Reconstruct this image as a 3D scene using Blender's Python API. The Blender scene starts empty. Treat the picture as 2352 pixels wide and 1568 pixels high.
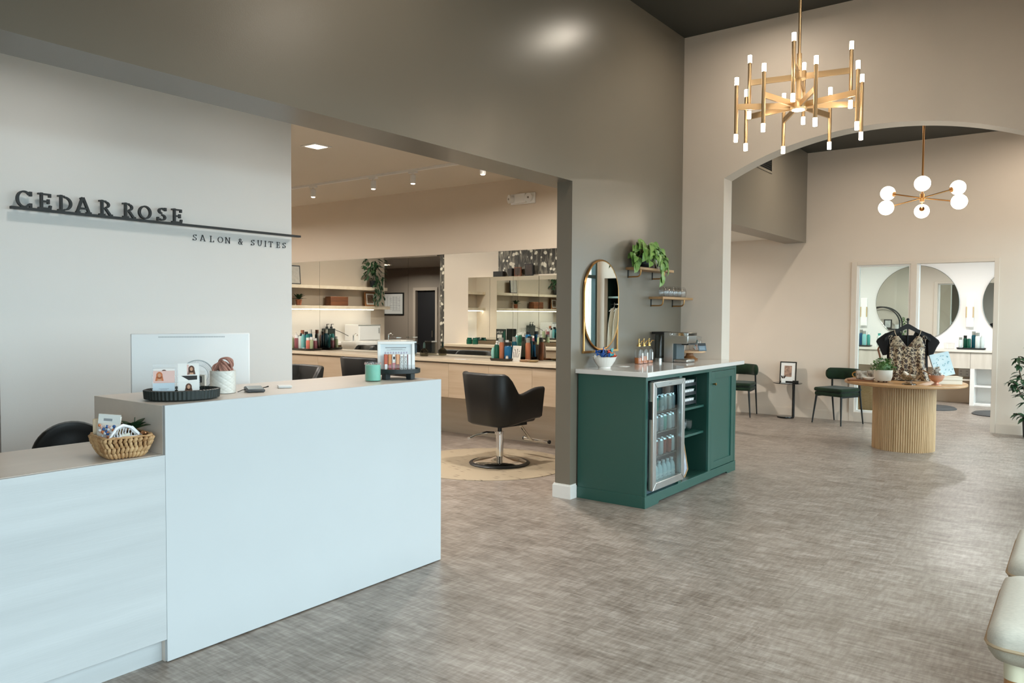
import bpy, bmesh, math, random
from mathutils import Vector, Matrix
S = bpy.context.scene
C = S.collection
rnd = random.Random(7)
PI = math.pi
# ------------------------------------------------------------ camera, world, exposure
F_PX, YAW, PITCH, ROLL, EYE = 1759.9075, 0.642832545, -0.0362488440, 0.00582252416, 1.45
fw = Vector((math.cos(YAW)*math.cos(PITCH), math.sin(YAW)*math.cos(PITCH), math.sin(PITCH)))
rt = fw.cross(Vector((0, 0, 1))).normalized(); up = rt.cross(fw)
rt, up = rt*math.cos(ROLL)+up*math.sin(ROLL), up*math.cos(ROLL)-rt*math.sin(ROLL)
cd = bpy.data.cameras.new('camera'); cam = bpy.data.objects.new('camera', cd); C.objects.link(cam)
cd.sensor_width = 36; cd.lens = F_PX/2352*36; cd.clip_start = 0.05; cd.clip_end = 200
M = Matrix((( rt.x, up.x, -fw.x, 0), (rt.y, up.y, -fw.y, 0), (rt.z, up.z, -fw.z, EYE), (0, 0, 0, 1)))
cam.matrix_world = M
S.camera = cam
S.view_settings.view_transform = 'Standard'
S.view_settings.look = 'None'
S.view_settings.exposure = 0.06
S.view_settings.gamma = 1
S.view_settings.use_curve_mapping = False
S.cycles.use_denoising = True
S.cycles.max_bounces = 10
S.cycles.diffuse_bounces = 5
S.cycles.glossy_bounces = 5
S.cycles.transparent_max_bounces = 16
S.cycles.sample_clamp_indirect = 6
S.cycles.caustics_reflective = False
S.cycles.caustics_refractive = False
SKY = 7.6
w = bpy.data.worlds.new('sky'); S.world = w; w.use_nodes = True
bg = w.node_tree.nodes['Background']
bg.inputs[0].default_value = (0.80, 0.90, 1.0, 1); bg.inputs[1].default_value = SKY
WINS = [(-2.2, 0.3), (0.6, 3.1), (3.4, 6.7), (7.6, 11.16), (12.2, 14.4)]
FY, FY2 = -0.32, -0.21      # inner face of the shop front: reception, far room
for x0, x1 in WINS:          # portals guide the daylight that comes through each shop window
    ld = bpy.data.lights.new('daylight_portal', 'AREA'); ld.shape = 'RECTANGLE'; ld.size = x1-x0; ld.size_y = 2.5
    ld.cycles.is_portal = True
    lo = bpy.data.objects.new('daylight_portal', ld); C.objects.link(lo)
    lo.location = ((x0+x1)/2, (FY if x0 < 7 else FY2)-0.12, 1.35); lo.rotation_euler = (PI/2, 0, 0)

# ------------------------------------------------------------ helpers
def lin(c):
    if isinstance(c, str): c = [int(c[i:i+2], 16)/255 for i in (0, 2, 4)]
    else: c = [v/255 for v in c]
    return [v/12.92 if v <= .04045 else ((v+.055)/1.055)**2.4 for v in c]+[1]
MATS = {}
def mat(name, col, rough=.6, metal=0, var=0, vscale=8, bump=0, bscale=60, stretch=None, spec=.5, emit=0, coat=0, trans=0, col2=None, detail=4, sheen=0):
    if name in MATS: return MATS[name]
    m = bpy.data.materials.new(name); m.use_nodes = True; MATS[name] = m
    nt = m.node_tree; b = nt.nodes['Principled BSDF']
    b.inputs['Base Color'].default_value = lin(col); b.inputs['Roughness'].default_value = rough
    b.inputs['Metallic'].default_value = metal; b.inputs['Specular IOR Level'].default_value = spec
    b.inputs['Coat Weight'].default_value = coat; b.inputs['Transmission Weight'].default_value = trans
    b.inputs['Sheen Weight'].default_value = sheen
    if emit:
        b.inputs['Emission Color'].default_value = lin(col); b.inputs['Emission Strength'].default_value = emit
    tc = None
    def co(scale_v):
        nonlocal tc
        if tc is None: tc = nt.nodes.new('ShaderNodeTexCoord')
        mp = nt.nodes.new('ShaderNodeMapping'); mp.inputs['Scale'].default_value = scale_v
        nt.links.new(tc.outputs['Object'], mp.inputs[0]); return mp.outputs[0]
    st = stretch or (1, 1, 1)
    if var or col2:
        n = nt.nodes.new('ShaderNodeTexNoise'); n.inputs['Scale'].default_value = vscale; n.inputs['Detail'].default_value = detail
        nt.links.new(co(st), n.inputs['Vector'])
        r = nt.nodes.new('ShaderNodeValToRGB')
        a = lin(col); c2 = lin(col2) if col2 else [v*(1-var) for v in a[:3]]+[1]
        r.color_ramp.elements[0].color = c2; r.color_ramp.elements[1].color = a if col2 else [min(1, v*(1+var*.6)) for v in a[:3]]+[1]
        r.color_ramp.elements[0].position = .3; r.color_ramp.elements[1].position = .7
        nt.links.new(n.outputs[0], r.inputs[0]); nt.links.new(r.outputs[0], b.inputs['Base Color'])
    if bump:
        n2 = nt.nodes.new('ShaderNodeTexNoise'); n2.inputs['Scale'].default_value = bscale; n2.inputs['Detail'].default_value = 3
        nt.links.new(co(st), n2.inputs['Vector'])
        bp = nt.nodes.new('ShaderNodeBump'); bp.inputs['Strength'].default_value = bump; bp.inputs['Distance'].default_value = .01
        nt.links.new(n2.outputs[0], bp.inputs['Height']); nt.links.new(bp.outputs[0], b.inputs['Normal'])
    return m
def glass(name, tint='FFFFFF', refl=1.0, dens=.97):
    if name in MATS: return MATS[name]
    m = bpy.data.materials.new(name); m.use_nodes = True; MATS[name] = m; nt = m.node_tree
    nt.nodes.remove(nt.nodes['Principled BSDF']); out = nt.nodes['Material Output']
    t = nt.nodes.new('ShaderNodeBsdfTransparent'); c = lin(tint); t.inputs[0].default_value = [v*dens for v in c[:3]]+[1]
    g = nt.nodes.new('ShaderNodeBsdfGlossy'); g.inputs['Roughness'].default_value = .02
    lw = nt.nodes.new('ShaderNodeLayerWeight'); lw.inputs[0].default_value = .5
    pw = nt.nodes.new('ShaderNodeMath'); pw.operation = 'POWER'; pw.inputs[1].default_value = 4.0; nt.links.new(lw.outputs['Facing'], pw.inputs[0])
    mu = nt.nodes.new('ShaderNodeMath'); mu.operation = 'MULTIPLY_ADD'; mu.inputs[1].default_value = .9*refl; mu.inputs[2].default_value = .05*refl; mu.use_clamp = True
    nt.links.new(pw.outputs[0], mu.inputs[0])
    x = nt.nodes.new('ShaderNodeMixShader'); nt.links.new(mu.outputs[0], x.inputs[0]); nt.links.new(t.outputs[0], x.inputs[1]); nt.links.new(g.outputs[0], x.inputs[2])
    nt.links.new(x.outputs[0], out.inputs[0]); return m
def lamp_mat(name, col, strength):
    if name in MATS: return MATS[name]
    m = bpy.data.materials.new(name); m.use_nodes = True; MATS[name] = m; nt = m.node_tree
    nt.nodes.remove(nt.nodes['Principled BSDF']); e = nt.nodes.new('ShaderNodeEmission')
    e.inputs[0].default_value = lin(col); e.inputs[1].default_value = strength
    nt.links.new(e.outputs[0], nt.nodes['Material Output'].inputs[0]); return m

class MB:
    def __init__(s): s.bm = bmesh.new(); s.k = 0; s.T = Matrix()
    def v(s, p): return s.bm.verts.new(s.T @ Vector(p))
    def f(s, vs):
        try: fc = s.bm.faces.new(vs); fc.material_index = s.k; return fc
        except ValueError: return None
    def box(s, x0, y0, z0, x1, y1, z1, R=None):
        pts = [(x, y, z) for z in (z0, z1) for x, y in ((x0, y0), (x1, y0), (x1, y1), (x0, y1))]
        if R is not None:
            c = Vector(((x0+x1)/2, (y0+y1)/2, (z0+z1)/2)); pts = [c+R@(Vector(p)-c) for p in pts]
        a = [s.v(p) for p in pts]
        for q in ((3, 2, 1, 0), (4, 5, 6, 7), (0, 1, 5, 4), (1, 2, 6, 5), (2, 3, 7, 6), (3, 0, 4, 7)): s.f([a[i] for i in q])
        return s
    def cbox(s, c, sx, sy, sz, rz=0, rx=0, ry=0):
        R = Matrix.Rotation(rz, 3, 'Z') @ Matrix.Rotation(ry, 3, 'Y') @ Matrix.Rotation(rx, 3, 'X')
        return s.box(c[0]-sx/2, c[1]-sy/2, c[2]-sz/2, c[0]+sx/2, c[1]+sy/2, c[2]+sz/2, R)
    def cyl(s, p, q, r, r2=None, n=16, cap=True):
        p = Vector(p); q = Vector(q); d = (q-p).normalized(); r2 = r if r2 is None else r2
        a = Vector((0, 0, 1)) if abs(d.z) < .9 else Vector((1, 0, 0)); u = d.cross(a).normalized(); w_ = d.cross(u)
        A = [s.v(p+(u*math.cos(t)+w_*math.sin(t))*r) for t in [2*PI*i/n for i in range(n)]]
        B = [s.v(q+(u*math.cos(t)+w_*math.sin(t))*r2) for t in [2*PI*i/n for i in range(n)]]
        for i in range(n): s.f([A[i], A[(i+1) % n], B[(i+1) % n], B[i]][::-1])
        if cap: s.f(A); s.f(B[::-1])
        return s
    def lathe(s, c, prof, n=28, sx=1, sy=1, rot=0, flute=0, fn=0):
        rings = []
        for r, z in prof:
            ring = []
            for i in range(n):
                t = 2*PI*i/n; rr = r*(1+flute*math.cos(fn*t)) if fn else r
                x, y = rr*math.cos(t)*sx, rr*math.sin(t)*sy
                ring.append(s.v((c[0]+x*math.cos(rot)-y*math.sin(rot), c[1]+x*math.sin(rot)+y*math.cos(rot), c[2]+z)))
            rings.append(ring)
        for a, b in zip(rings, rings[1:]):
            for i in range(n): s.f([a[i], a[(i+1) % n], b[(i+1) % n], b[i]])
        if prof[0][0] > 1e-6: s.f(rings[0][::-1])
        if prof[-1][0] > 1e-6: s.f(rings[-1])
        return s
    def tube(s, pts, r, n=8, closed=False):
        pts = [Vector(p) for p in pts]; N = len(pts); rings = []; u = None
        for i, p in enumerate(pts):
            a = pts[(i-1) % N] if (closed or i > 0) else p; b = pts[(i+1) % N] if (closed or i < N-1) else p
            d = (b-a).normalized()
            if u is None:
                h = Vector((0, 0, 1)) if abs(d.z) < .9 else Vector((1, 0, 0)); u = d.cross(h).normalized()
            u = (u-d*u.dot(d)).normalized(); w_ = d.cross(u); ri = r[i] if isinstance(r, (list, tuple)) else r
            rings.append([s.v(p+(u*math.cos(2*PI*j/n)+w_*math.sin(2*PI*j/n))*ri) for j in range(n)])
        R2 = list(zip(rings, rings[1:]))+([(rings[-1], rings[0])] if closed else [])
        for a, b in R2:
            for j in range(n): s.f([a[j], a[(j+1) % n], b[(j+1) % n], b[j]])
        if not closed: s.f(rings[0][::-1]); s.f(rings[-1])
        return s
    def prism(s, poly, ax, lo, hi):
        def P(a, b, h): return {'x': (h, a, b), 'y': (a, h, b), 'z': (a, b, h)}[ax]
        A = [s.v(P(a, b, lo)) for a, b in poly]; B = [s.v(P(a, b, hi)) for a, b in poly]; n = len(poly)
        s.f(A[::-1]); s.f(B)
        for i in range(n): s.f([A[i], A[(i+1) % n], B[(i+1) % n], B[i]])
        return s
    def ball(s, c, r, n=20, m=12, sc=(1, 1, 1)):
        pr_ = [(r*math.sin(PI*i/m), -r*math.cos(PI*i/m)) for i in range(m+1)]
        pr_[0] = (1e-7, -r); pr_[-1] = (1e-7, r)
        s.lathe(c, [(a*sc[0], b*sc[2]) for a, b in pr_], n, 1, sc[1]/sc[0]); return s
    def torus(s, c, R, r, n=24, m=8, axis=(0, 0, 1), a0=0, a1=2*PI):
        ax = Vector(axis).normalized(); h = Vector((1, 0, 0)) if abs(ax.x) < .9 else Vector((0, 1, 0))
        u = ax.cross(h).normalized(); v_ = ax.cross(u); full = abs(a1-a0-2*PI) < 1e-6
        k = n if full else n+1
        pts = [Vector(c)+(u*math.cos(a0+(a1-a0)*i/n)+v_*math.sin(a0+(a1-a0)*i/n))*R for i in range(k)]
        return s.tube(pts, r, m, full)
    def grid(s, rows, closed=False):
        V_ = [[s.v(p) for p in row] for row in rows]
        for a, b in zip(V_, V_[1:]):
            n = len(a)
            for i in range(n if closed else n-1): s.f([a[i], a[(i+1) % n], b[(i+1) % n], b[i]])
        return V_
    def leaf(s, p, d, n, l, w_, curl=.25, heart=False):
        d = Vector(d).normalized(); n = Vector(n); n = (n-d*n.dot(d)).normalized(); t = d.cross(n); p = Vector(p)
        prof = [(0, .12), (.15, .8), (.35, 1), (.6, .8), (.85, .35), (1, .02)] if heart else [(0, .05), (.2, .6), (.45, 1), (.7, .8), (.9, .35), (1, .02)]
        rows = []
        for a, b in prof:
            c = p+d*(a*l)-n*(curl*l*a*a); e = t*(b*w_/2); rows.append([c-e+n*(.18*w_*b), c, c+e+n*(.18*w_*b)])
        s.grid(rows); return s
    def build(s, name, mats, parent=None, bevel=0, smooth=True, w=False, seg=2, ang=35, solid=0):
        bm = s.bm
        if w and parent is not None:
            o = parent; off = Vector()
            while o is not None: off += o.location; o = o.parent
            bmesh.ops.translate(bm, verts=bm.verts, vec=-off)
        if not bm.faces: pass
        bmesh.ops.recalc_face_normals(bm, faces=bm.faces)
        me = bpy.data.meshes.new(name); bm.to_mesh(me); bm.free()
        ms = mats if isinstance(mats, (list, tuple)) else [mats]
        for m in ms: me.materials.append(m)
        if smooth:
            me.polygons.foreach_set('use_smooth', [True]*len(me.polygons)); me.set_sharp_from_angle(angle=math.radians(ang))
        o = bpy.data.objects.new(name, me); C.objects.link(o)
        if parent is not None: o.parent = parent
        if solid:
            md = o.modifiers.new('solid', 'SOLIDIFY'); md.thickness = solid; md.offset = 0
        if bevel:
            md = o.modifiers.new('bevel', 'BEVEL'); md.width = bevel; md.segments = seg; md.limit_method = 'ANGLE'; md.angle_limit = math.radians(40)
        return o
def tag(o, label, cat, group=None, kind=None):
    if label: o['label'] = label
    if cat: o['category'] = cat
    if group: o['group'] = group
    if kind: o['kind'] = kind
    return o
def thing(name, label, cat, loc, rz=0, group=None):
    o = bpy.data.objects.new(name, None); C.objects.link(o); o.location = loc; o.rotation_euler = (0, 0, rz)
    o.empty_display_size = .05
    return tag(o, label, cat, group)
def solo(mb, name, mats, label, cat, group=None, bevel=0, kind=None, smooth=True, solid=0, seg=2):
    vs = [v.co for v in mb.bm.verts]
    c = Vector(((min(v.x for v in vs)+max(v.x for v in vs))/2, (min(v.y for v in vs)+max(v.y for v in vs))/2, min(v.z for v in vs)))
    bmesh.ops.translate(mb.bm, verts=mb.bm.verts, vec=-c)
    o = mb.build(name, mats, None, bevel, smooth, solid=solid, seg=seg); o.location = c
    return tag(o, label, cat, group, kind)
def struct(mb, name, mats, parent=None, bevel=0, smooth=False):
    o = mb.build(name, mats, parent, bevel, smooth)
    if parent is None: o['kind'] = 'structure'
    return o
def dup(root, loc, rz=None, label=None, group=None):
    r = root.copy(); C.objects.link(r); r.location = loc
    if rz is not None: r.rotation_euler = (0, 0, rz)
    if label: r['label'] = label
    if group: r['group'] = group
    for ch in list(root.children):
        c = ch.copy(); C.objects.link(c); c.parent = r
        for g in ch.children:
            d = g.copy(); C.objects.link(d); d.parent = c
    return r
def text_mb(mb, txt, size, T, thick=.0004):
    """flat printed lettering, as mesh, placed by the matrix T (x right, y up, z towards the reader)"""
    cu = bpy.data.curves.new('t', 'FONT'); cu.body = txt; cu.size = size; cu.align_x = 'CENTER'; cu.extrude = thick; cu.resolution_u = 2
    o = bpy.data.objects.new('t', cu); C.objects.link(o)
    dg = bpy.context.evaluated_depsgraph_get(); me = bpy.data.meshes.new_from_object(o.evaluated_get(dg))
    bpy.data.objects.remove(o); bpy.data.curves.remove(cu)
    k = len(mb.bm.verts); mb.bm.from_mesh(me); mb.bm.verts.ensure_lookup_table()
    for v in mb.bm.verts[k:]: v.co = mb.T @ (T @ v.co)
    for f_ in mb.bm.faces:
        if all(v.index >= k or v.index == -1 for v in f_.verts): f_.material_index = mb.k
    bpy.data.meshes.remove(me)
def frame_T(o, x, y):
    x = Vector(x).normalized(); y = Vector(y).normalized(); z = x.cross(y)
    return Matrix(((x.x, y.x, z.x, o[0]), (x.y, y.y, z.y, o[1]), (x.z, y.z, z.z, o[2]), (0, 0, 0, 1)))
ORD = ['first', 'second', 'third', 'fourth', 'fifth', 'sixth', 'seventh', 'eighth', 'ninth', 'tenth']

# ------------------------------------------------------------ materials
beige = mat('paint_beige', 'D9CDBF', .55, var=.02, vscale=2, bump=.05, bscale=220)
grey = mat('paint_grey', '7A7265', .28, spec=.5, var=.02, vscale=2, bump=.04, bscale=220)
darkc = mat('paint_dark_ceiling', '35352F', .6)
salonc = mat('paint_salon_ceiling', 'DDD3C4', .7)
tilec = mat('ceiling_tile', 'E6E1D8', .8, bump=.3, bscale=150)
whitetrim = mat('paint_white_trim', 'EDEBE7', .4)
beigetrim = mat('paint_beige_trim', 'D6CABC', .4)
suitew = mat('paint_suite_white', 'EBE8E4', .5)
frost = mat('frosted_panel', 'F4F2EE', .4, emit=.12)
halltone = mat('paint_hall_taupe', '8F8377', .55)
signpaint = mat('paint_sign_wall', 'EAEAE8', .5, bump=.05, bscale=220)
white = mat('white_plastic', 'F0F0EE', .35)
black = mat('black_plastic', '131514', .4)
matblack = mat('matt_black_metal', '1B1F20', .5, metal=.3)
leather = mat('black_leather', '0A0B0B', .42, bump=.1, bscale=300, spec=.5)
chrome = mat('chrome', 'D8D8D6', .08, metal=1)
steel = mat('brushed_steel', 'B9B9B6', .28, metal=1, bump=.06, bscale=90, stretch=(1, 1, .03))
brass = mat('brushed_brass', 'DCC096', .36, metal=1, bump=.03, bscale=120)
copper = mat('warm_brass', 'C69660', .34, metal=1)
mirrorm = mat('mirror_silver', 'E9EDEB', .0, metal=1)
green = mat('cabinet_green', '28534A', .3, bump=.02, bscale=200)
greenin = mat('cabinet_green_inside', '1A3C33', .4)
quartz = mat('white_quartz', 'DEDAD6', .12, var=.02, vscale=5, coat=.3)
deskwhite = mat('desk_white_laminate', 'C3C8CB', .28, var=.012, vscale=3)
desktop = mat('desk_cream_laminate', 'DCD2C8', .35, var=.03, vscale=5, stretch=(.3, 4, 4))
palewood = mat('pale_whitewash_wood', 'C4C8CA', .4, col2='B8BCBE', vscale=2.6, stretch=(.35, 3, 6), detail=8, bump=.04, bscale=30)
salonwood = mat('salon_light_oak', 'C4B098', .42, col2='B39C81', vscale=3, stretch=(3, .4, 6), detail=8, bump=.03, bscale=40)
saloncounter = mat('salon_counter_oak', 'D9CBB6', .35, col2='CBBAA0', vscale=3, stretch=(4, .4, 4), detail=8)
tableoak = mat('table_oak', 'B98F63', .4, col2='A27A50', vscale=4, stretch=(4, .6, 4), detail=8)
flute = mat('fluted_oak', 'C4A57E', .5, col2='AA8B64', vscale=6, stretch=(5, 5, .4), detail=6)
shelfwood = mat('shelf_wood', 'C09B70', .45, col2='A67F55', vscale=5, stretch=(.5, 4, 4), detail=6)
walnut = mat('rustic_brown_wood', '7A4A2B', .55, col2='4E2D19', vscale=5, stretch=(.4, 4, 6), detail=8)
legwood = mat('honey_wood', 'B37E4B', .4, col2='98683A', vscale=8, stretch=(5, 5, .4), detail=6)
velvet = mat('green_velvet', '1B3320', .85, spec=.2, col2='121F14', vscale=9, sheen=.12)
linen = mat('cream_linen', 'C3BBAD', .9, var=.10, vscale=260, stretch=(1, .25, 1), bump=.10, bscale=900)
pipe = mat('linen_piping', 'AB9477', .8)
clear = glass('clear_glass')
pane = glass('window_glass', 'F4FAF8', .7)
smoke = glass('smoked_acrylic', '3A352F', .6, .8)
leafg = mat('pothos_leaf', '86A85A', .35, col2='557F3C', vscale=14, spec=.5)
leafd = mat('dark_leaf', '2C4A2B', .4, col2='1C331F', vscale=14)
leafm = mat('soft_green_leaf', '5F8245', .5, col2='3B5C34', vscale=30)
soil = mat('soil', '3B2A1E', .95)
ceramic = mat('white_ceramic', 'E8E6E1', .25)
paper = mat('white_paper', 'EFEFEC', .7)
ink = mat('grey_ink', '8C8F92', .7)
darkink = mat('dark_ink', '2B2B2B', .7)
bulb = lamp_mat('bulb_glow', 'FFE6C8', 42)
globe = lamp_mat('globe_glow', 'FFEAD0', 16)
panelglow = lamp_mat('panel_glow', 'FFE6C6', 8)
stripglow = lamp_mat('led_strip_glow', 'FFF3E2', 18)
downglow = lamp_mat('downlight_glow', 'FFE8CC', 12)
# ------------------------------------------------------------ floor
def floor_mat():
    m = bpy.data.materials.new('woven_vinyl_floor'); m.use_nodes = True; nt = m.node_tree; b = nt.nodes['Principled BSDF']
    N = nt.nodes.new; L = nt.links.new
    tc = N('ShaderNodeTexCoord')
    rot = N('ShaderNodeMapping'); rot.inputs['Rotation'].default_value = (0, 0, PI/2); rot.inputs['Location'].default_value = (-.045, .1, 0)
    L(tc.outputs['Object'], rot.inputs[0])
    br = N('ShaderNodeTexBrick'); br.offset = .333; br.offset_frequency = 2; br.inputs['Scale'].default_value = 1
    br.inputs['Brick Width'].default_value = .92; br.inputs['Row Height'].default_value = .328
    br.inputs['Mortar Size'].default_value = .0012; br.inputs['Bias'].default_value = 0
    br.inputs['Color1'].default_value = (0, 0, 0, 1); br.inputs['Color2'].default_value = (1, 1, 1, 1); br.inputs['Mortar'].default_value = (.5, .5, .5, 1)
    L(rot.outputs[0], br.inputs['Vector'])
    off = N('ShaderNodeVectorMath'); off.operation = 'SCALE'; off.inputs['Scale'].default_value = 9.3
    L(br.outputs['Color'], off.inputs[0])
    ad = N('ShaderNodeVectorMath'); ad.operation = 'ADD'; L(tc.outputs['Object'], ad.inputs[0]); L(off.outputs[0], ad.inputs[1])
    def noise(sx, sy, sc, det):
        mp = N('ShaderNodeMapping'); mp.inputs['Scale'].default_value = (sx, sy, 1); L(ad.outputs[0], mp.inputs[0])
        n = N('ShaderNodeTexNoise'); n.inputs['Scale'].default_value = sc; n.inputs['Detail'].default_value = det; n.inputs['Roughness'].default_value = .62
        L(mp.outputs[0], n.inputs['Vector']); return n.outputs[0]
    a = noise(1, .11, 62, 4); c = noise(.16, 1, 54, 4); big = noise(1, .6, 4, 3); pt = noise(1, .5, 12, 5)
    def mth(op, x, y):
        q = N('ShaderNodeMath'); q.operation = op
        for i, v in enumerate((x, y)):
            if isinstance(v, float): q.inputs[i].default_value = v
            else: L(v, q.inputs[i])
        return q.outputs[0]
    s = mth('ADD', mth('ADD', mth('MULTIPLY', a, .34), mth('MULTIPLY', c, .24)), mth('ADD', mth('MULTIPLY', big, .18), mth('MULTIPLY', pt, .24)))
    r = N('ShaderNodeValToRGB'); e = r.color_ramp.elements
    e[0].position = .37; e[0].color = lin('62564C'); e[1].position = .63; e[1].color = lin('AEA49B')
    k = r.color_ramp.elements.new(.5); k.color = lin('8B8076')
    L(s, r.inputs[0])
    mx = N('ShaderNodeMix'); mx.data_type = 'RGBA'; mx.inputs['B'].default_value = lin('63584F')
    L(r.outputs[0], mx.inputs['A']); L(mth('MULTIPLY', br.outputs['Fac'], .32), mx.inputs['Factor'])
    L(mx.outputs['Result'], b.inputs['Base Color'])
    b.inputs['Roughness'].default_value = .36
    bp = N('ShaderNodeBump'); bp.inputs['Strength'].default_value = .12; bp.inputs['Distance'].default_value = .004
    L(s, bp.inputs['Height']); L(bp.outputs[0], b.inputs['Normal'])
    return m
o = struct(MB().box(-2.6, FY-.1, -.1, 15, 14.2, 0), 'floor', floor_mat())
o = struct(MB().box(-40, -60, -.2, 50, FY-.1, -.12), 'ground', mat('pavement', '888B8C', .9, var=.1, vscale=3))

# ------------------------------------------------------------ walls and ceilings
GY, XO, HB = 3.206, 5.047, 2.478          # grey wall face, opening edge, header underside
XB, XF, SC, RC, FC = 7.06, 11.216, 2.985, 4.143, 3.735
struct(MB().box(-2.6, FY-.1, RC, XB+.2, GY+.3, RC+.1), 'ceiling', darkc)
struct(MB().box(XB+.2, FY-.1, FC, XF+.1, GY+.3, FC+.1), 'ceiling', darkc)
struct(MB().box(-2.6, 3.50, SC, XB, 14.2, SC+.1), 'ceiling', salonc)
struct(MB().box(XB+.2, 3.50, 2.55, XF, 6.6, 2.65), 'ceiling', tilec)
struct(MB().box(XF+.1, FY-.1, 2.75, 15, 4.4, 2.85), 'ceiling', suitew)
# grey wall: header over the salon opening, pier behind the coffee cabinet
m = MB(); m.box(-2.6, GY, HB, XB, 3.50, RC); m.box(XO, GY, 0, XB, 3.345, HB); m.box(-2.6, GY, 0, -1.2, 3.345, HB)
struct(m, 'wall_grey', grey)
struct(MB().box(XB+.2, GY, HB, XF, 3.50, FC), 'wall_grey', grey)
# arch wall
HW, YC, ZS, ZA = 1.315, 1.47, 2.744, 3.066
Rr = (HW*HW+(ZA-ZS)**2)/(2*(ZA-ZS)); th = math.asin(HW/Rr)
arc = [(YC+Rr*math.sin(th-2*th*i/40), ZA-Rr+Rr*math.cos(th-2*th*i/40)) for i in range(41)]
m = MB()
m.prism([(GY, 0), (GY, RC), (arc[0][0], RC), (arc[0][0], 0)], 'x', XB, XB+.2)
m.prism([(arc[-1][0], 0), (arc[-1][0], RC), (FY-.1, RC), (FY-.1, 0)], 'x', XB, XB+.2)
for a, b in zip(arc, arc[1:]): m.prism([a, (a[0], RC), (b[0], RC), b], 'x', XB, XB+.2)
struct(m, 'wall_arch', beige)
struct(MB().box(XB, GY, 0, XB+.2, 14.2, RC), 'wall_salon', mat('paint_salon_beige', 'D6C8B6', .55, bump=.05, bscale=220))
# sign wall and the partition that runs back from it
struct(MB().box(1.757, 5.0, 0, 3.787, 5.12, SC), 'wall_sign', signpaint)
struct(MB().box(3.667, 5.12, 0, 3.787, 9.35, SC), 'wall_partition', beige)
wp = bpy.data.materials.new('floral_wallpaper'); wp.use_nodes = True; nt = wp.node_tree; b_ = nt.nodes['Principled BSDF']; b_.inputs['Roughness'].default_value = .7
tc = nt.nodes.new('ShaderNodeTexCoord'); vo = nt.nodes.new('ShaderNodeTexVoronoi'); vo.inputs['Scale'].default_value = 12
nz = nt.nodes.new('ShaderNodeTexNoise'); nz.inputs['Scale'].default_value = 16; nz.inputs['Detail'].default_value = 5
mp = nt.nodes.new('ShaderNodeMapping'); mp.inputs['Scale'].default_value = (2.2, 2.2, .45); nt.links.new(tc.outputs['Object'], mp.inputs[0]); nt.links.new(mp.outputs[0], nz.inputs['Vector'])
wn = nt.nodes.new('ShaderNodeTexNoise'); wn.inputs['Scale'].default_value = 5; nt.links.new(tc.outputs['Object'], wn.inputs['Vector'])
wm = nt.nodes.new('ShaderNodeMix'); wm.data_type = 'VECTOR'; wm.inputs['Factor'].default_value = .10; nt.links.new(tc.outputs['Object'], wm.inputs['A']); nt.links.new(wn.outputs['Color'], wm.inputs['B']); nt.links.new(wm.outputs['Result'], vo.inputs['Vector'])
r1 = nt.nodes.new('ShaderNodeValToRGB'); r1.color_ramp.elements[0].position = .26; r1.color_ramp.elements[0].color = lin('D9D2C2'); r1.color_ramp.elements[1].position = .37; r1.color_ramp.elements[1].color = (0, 0, 0, 1)
r2 = nt.nodes.new('ShaderNodeValToRGB'); r2.color_ramp.elements[0].position = .47; r2.color_ramp.elements[0].color = lin('3B3833'); r2.color_ramp.elements[1].position = .62; r2.color_ramp.elements[1].color = lin('7C766A')
nt.links.new(vo.outputs['Distance'], r1.inputs[0]); nt.links.new(nz.outputs[0], r2.inputs[0])
mx = nt.nodes.new('ShaderNodeMix'); mx.data_type = 'RGBA'; mx.blend_type = 'LIGHTEN'; mx.inputs['Factor'].default_value = 1
nt.links.new(r1.outputs[0], mx.inputs['A']); nt.links.new(r2.outputs[0], mx.inputs['B']); nt.links.new(mx.outputs['Result'], b_.inputs['Base Color'])
m = MB(); m.box(3.787, 5.2, 2.10, 3.791, 8.016, SC); m.box(3.787, 9.25, 0, 3.791, 9.35, SC)
struct(m, 'wall_wallpaper', wp)
# back of the salon: shelf wall, hall wall, closing walls
struct(MB().box(3.58, 11.0, 0, XB, 11.12, SC), 'wall_back', mat('paint_salon_beige', 'D6C8B6'))
m = MB(); m.box(1.08, 5.0, 0, 1.2, 11.83, SC); m.box(1.08, 12.45, 0, 1.2, 14.2, SC); m.box(1.08, 11.83, 1.97, 1.2, 12.45, SC)
struct(m, 'wall_hall', halltone)
struct(MB().box(1.2, 9.6, 2.5, 3.6, 14.2, 2.62), 'trim_1', halltone)
struct(MB().box(1.2, 14.1, 0, XB, 14.2, SC), 'wall_far', halltone)
struct(MB().box(-2.6, 5.0, 0, 1.08, 5.1, SC), 'wall_left_back', beige)
struct(MB().box(-2.7, FY-.1, 0, -2.6, 5.1, RC), 'wall_left', beige)
# far room: end wall with sidelight and doorway into the suite, closet niche
m = MB(); X2 = XF+.114
m.box(XF, 2.555, 0, X2, 6.6, RC); m.box(XF, .90, 2.155, X2, 2.555, RC); m.box(XF, .585, 0, X2, .90, RC)
m.box(XF, 1.823, 0, X2, 2.555, .10); m.box(XF, -.11, 2.05, X2, .585, RC); m.box(XF, FY-.1, 0, X2, -.11, RC)
struct(m, 'wall_end', beige)
struct(MB().box(XB+.2, 6.5, 0, XF, 6.6, 2.6), 'wall_rear', beige)
m = MB()      # closet lining, open towards the room
m.box(X2, -.15, 0, 11.9, -.11, 2.09); m.box(X2, .585, 0, 11.9, .625, 2.09); m.box(11.86, -.11, 0, 11.9, .585, 2.09); m.box(X2, -.11, 2.05, 11.86, .585, 2.09)
struct(m, 'wall_closet', mat('closet_dark_green', '16302B', .5))
struct(MB().box(14.85, FY-.1, 0, 14.95, 4.4, 2.8), 'wall_suite_back', suitew)
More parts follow.
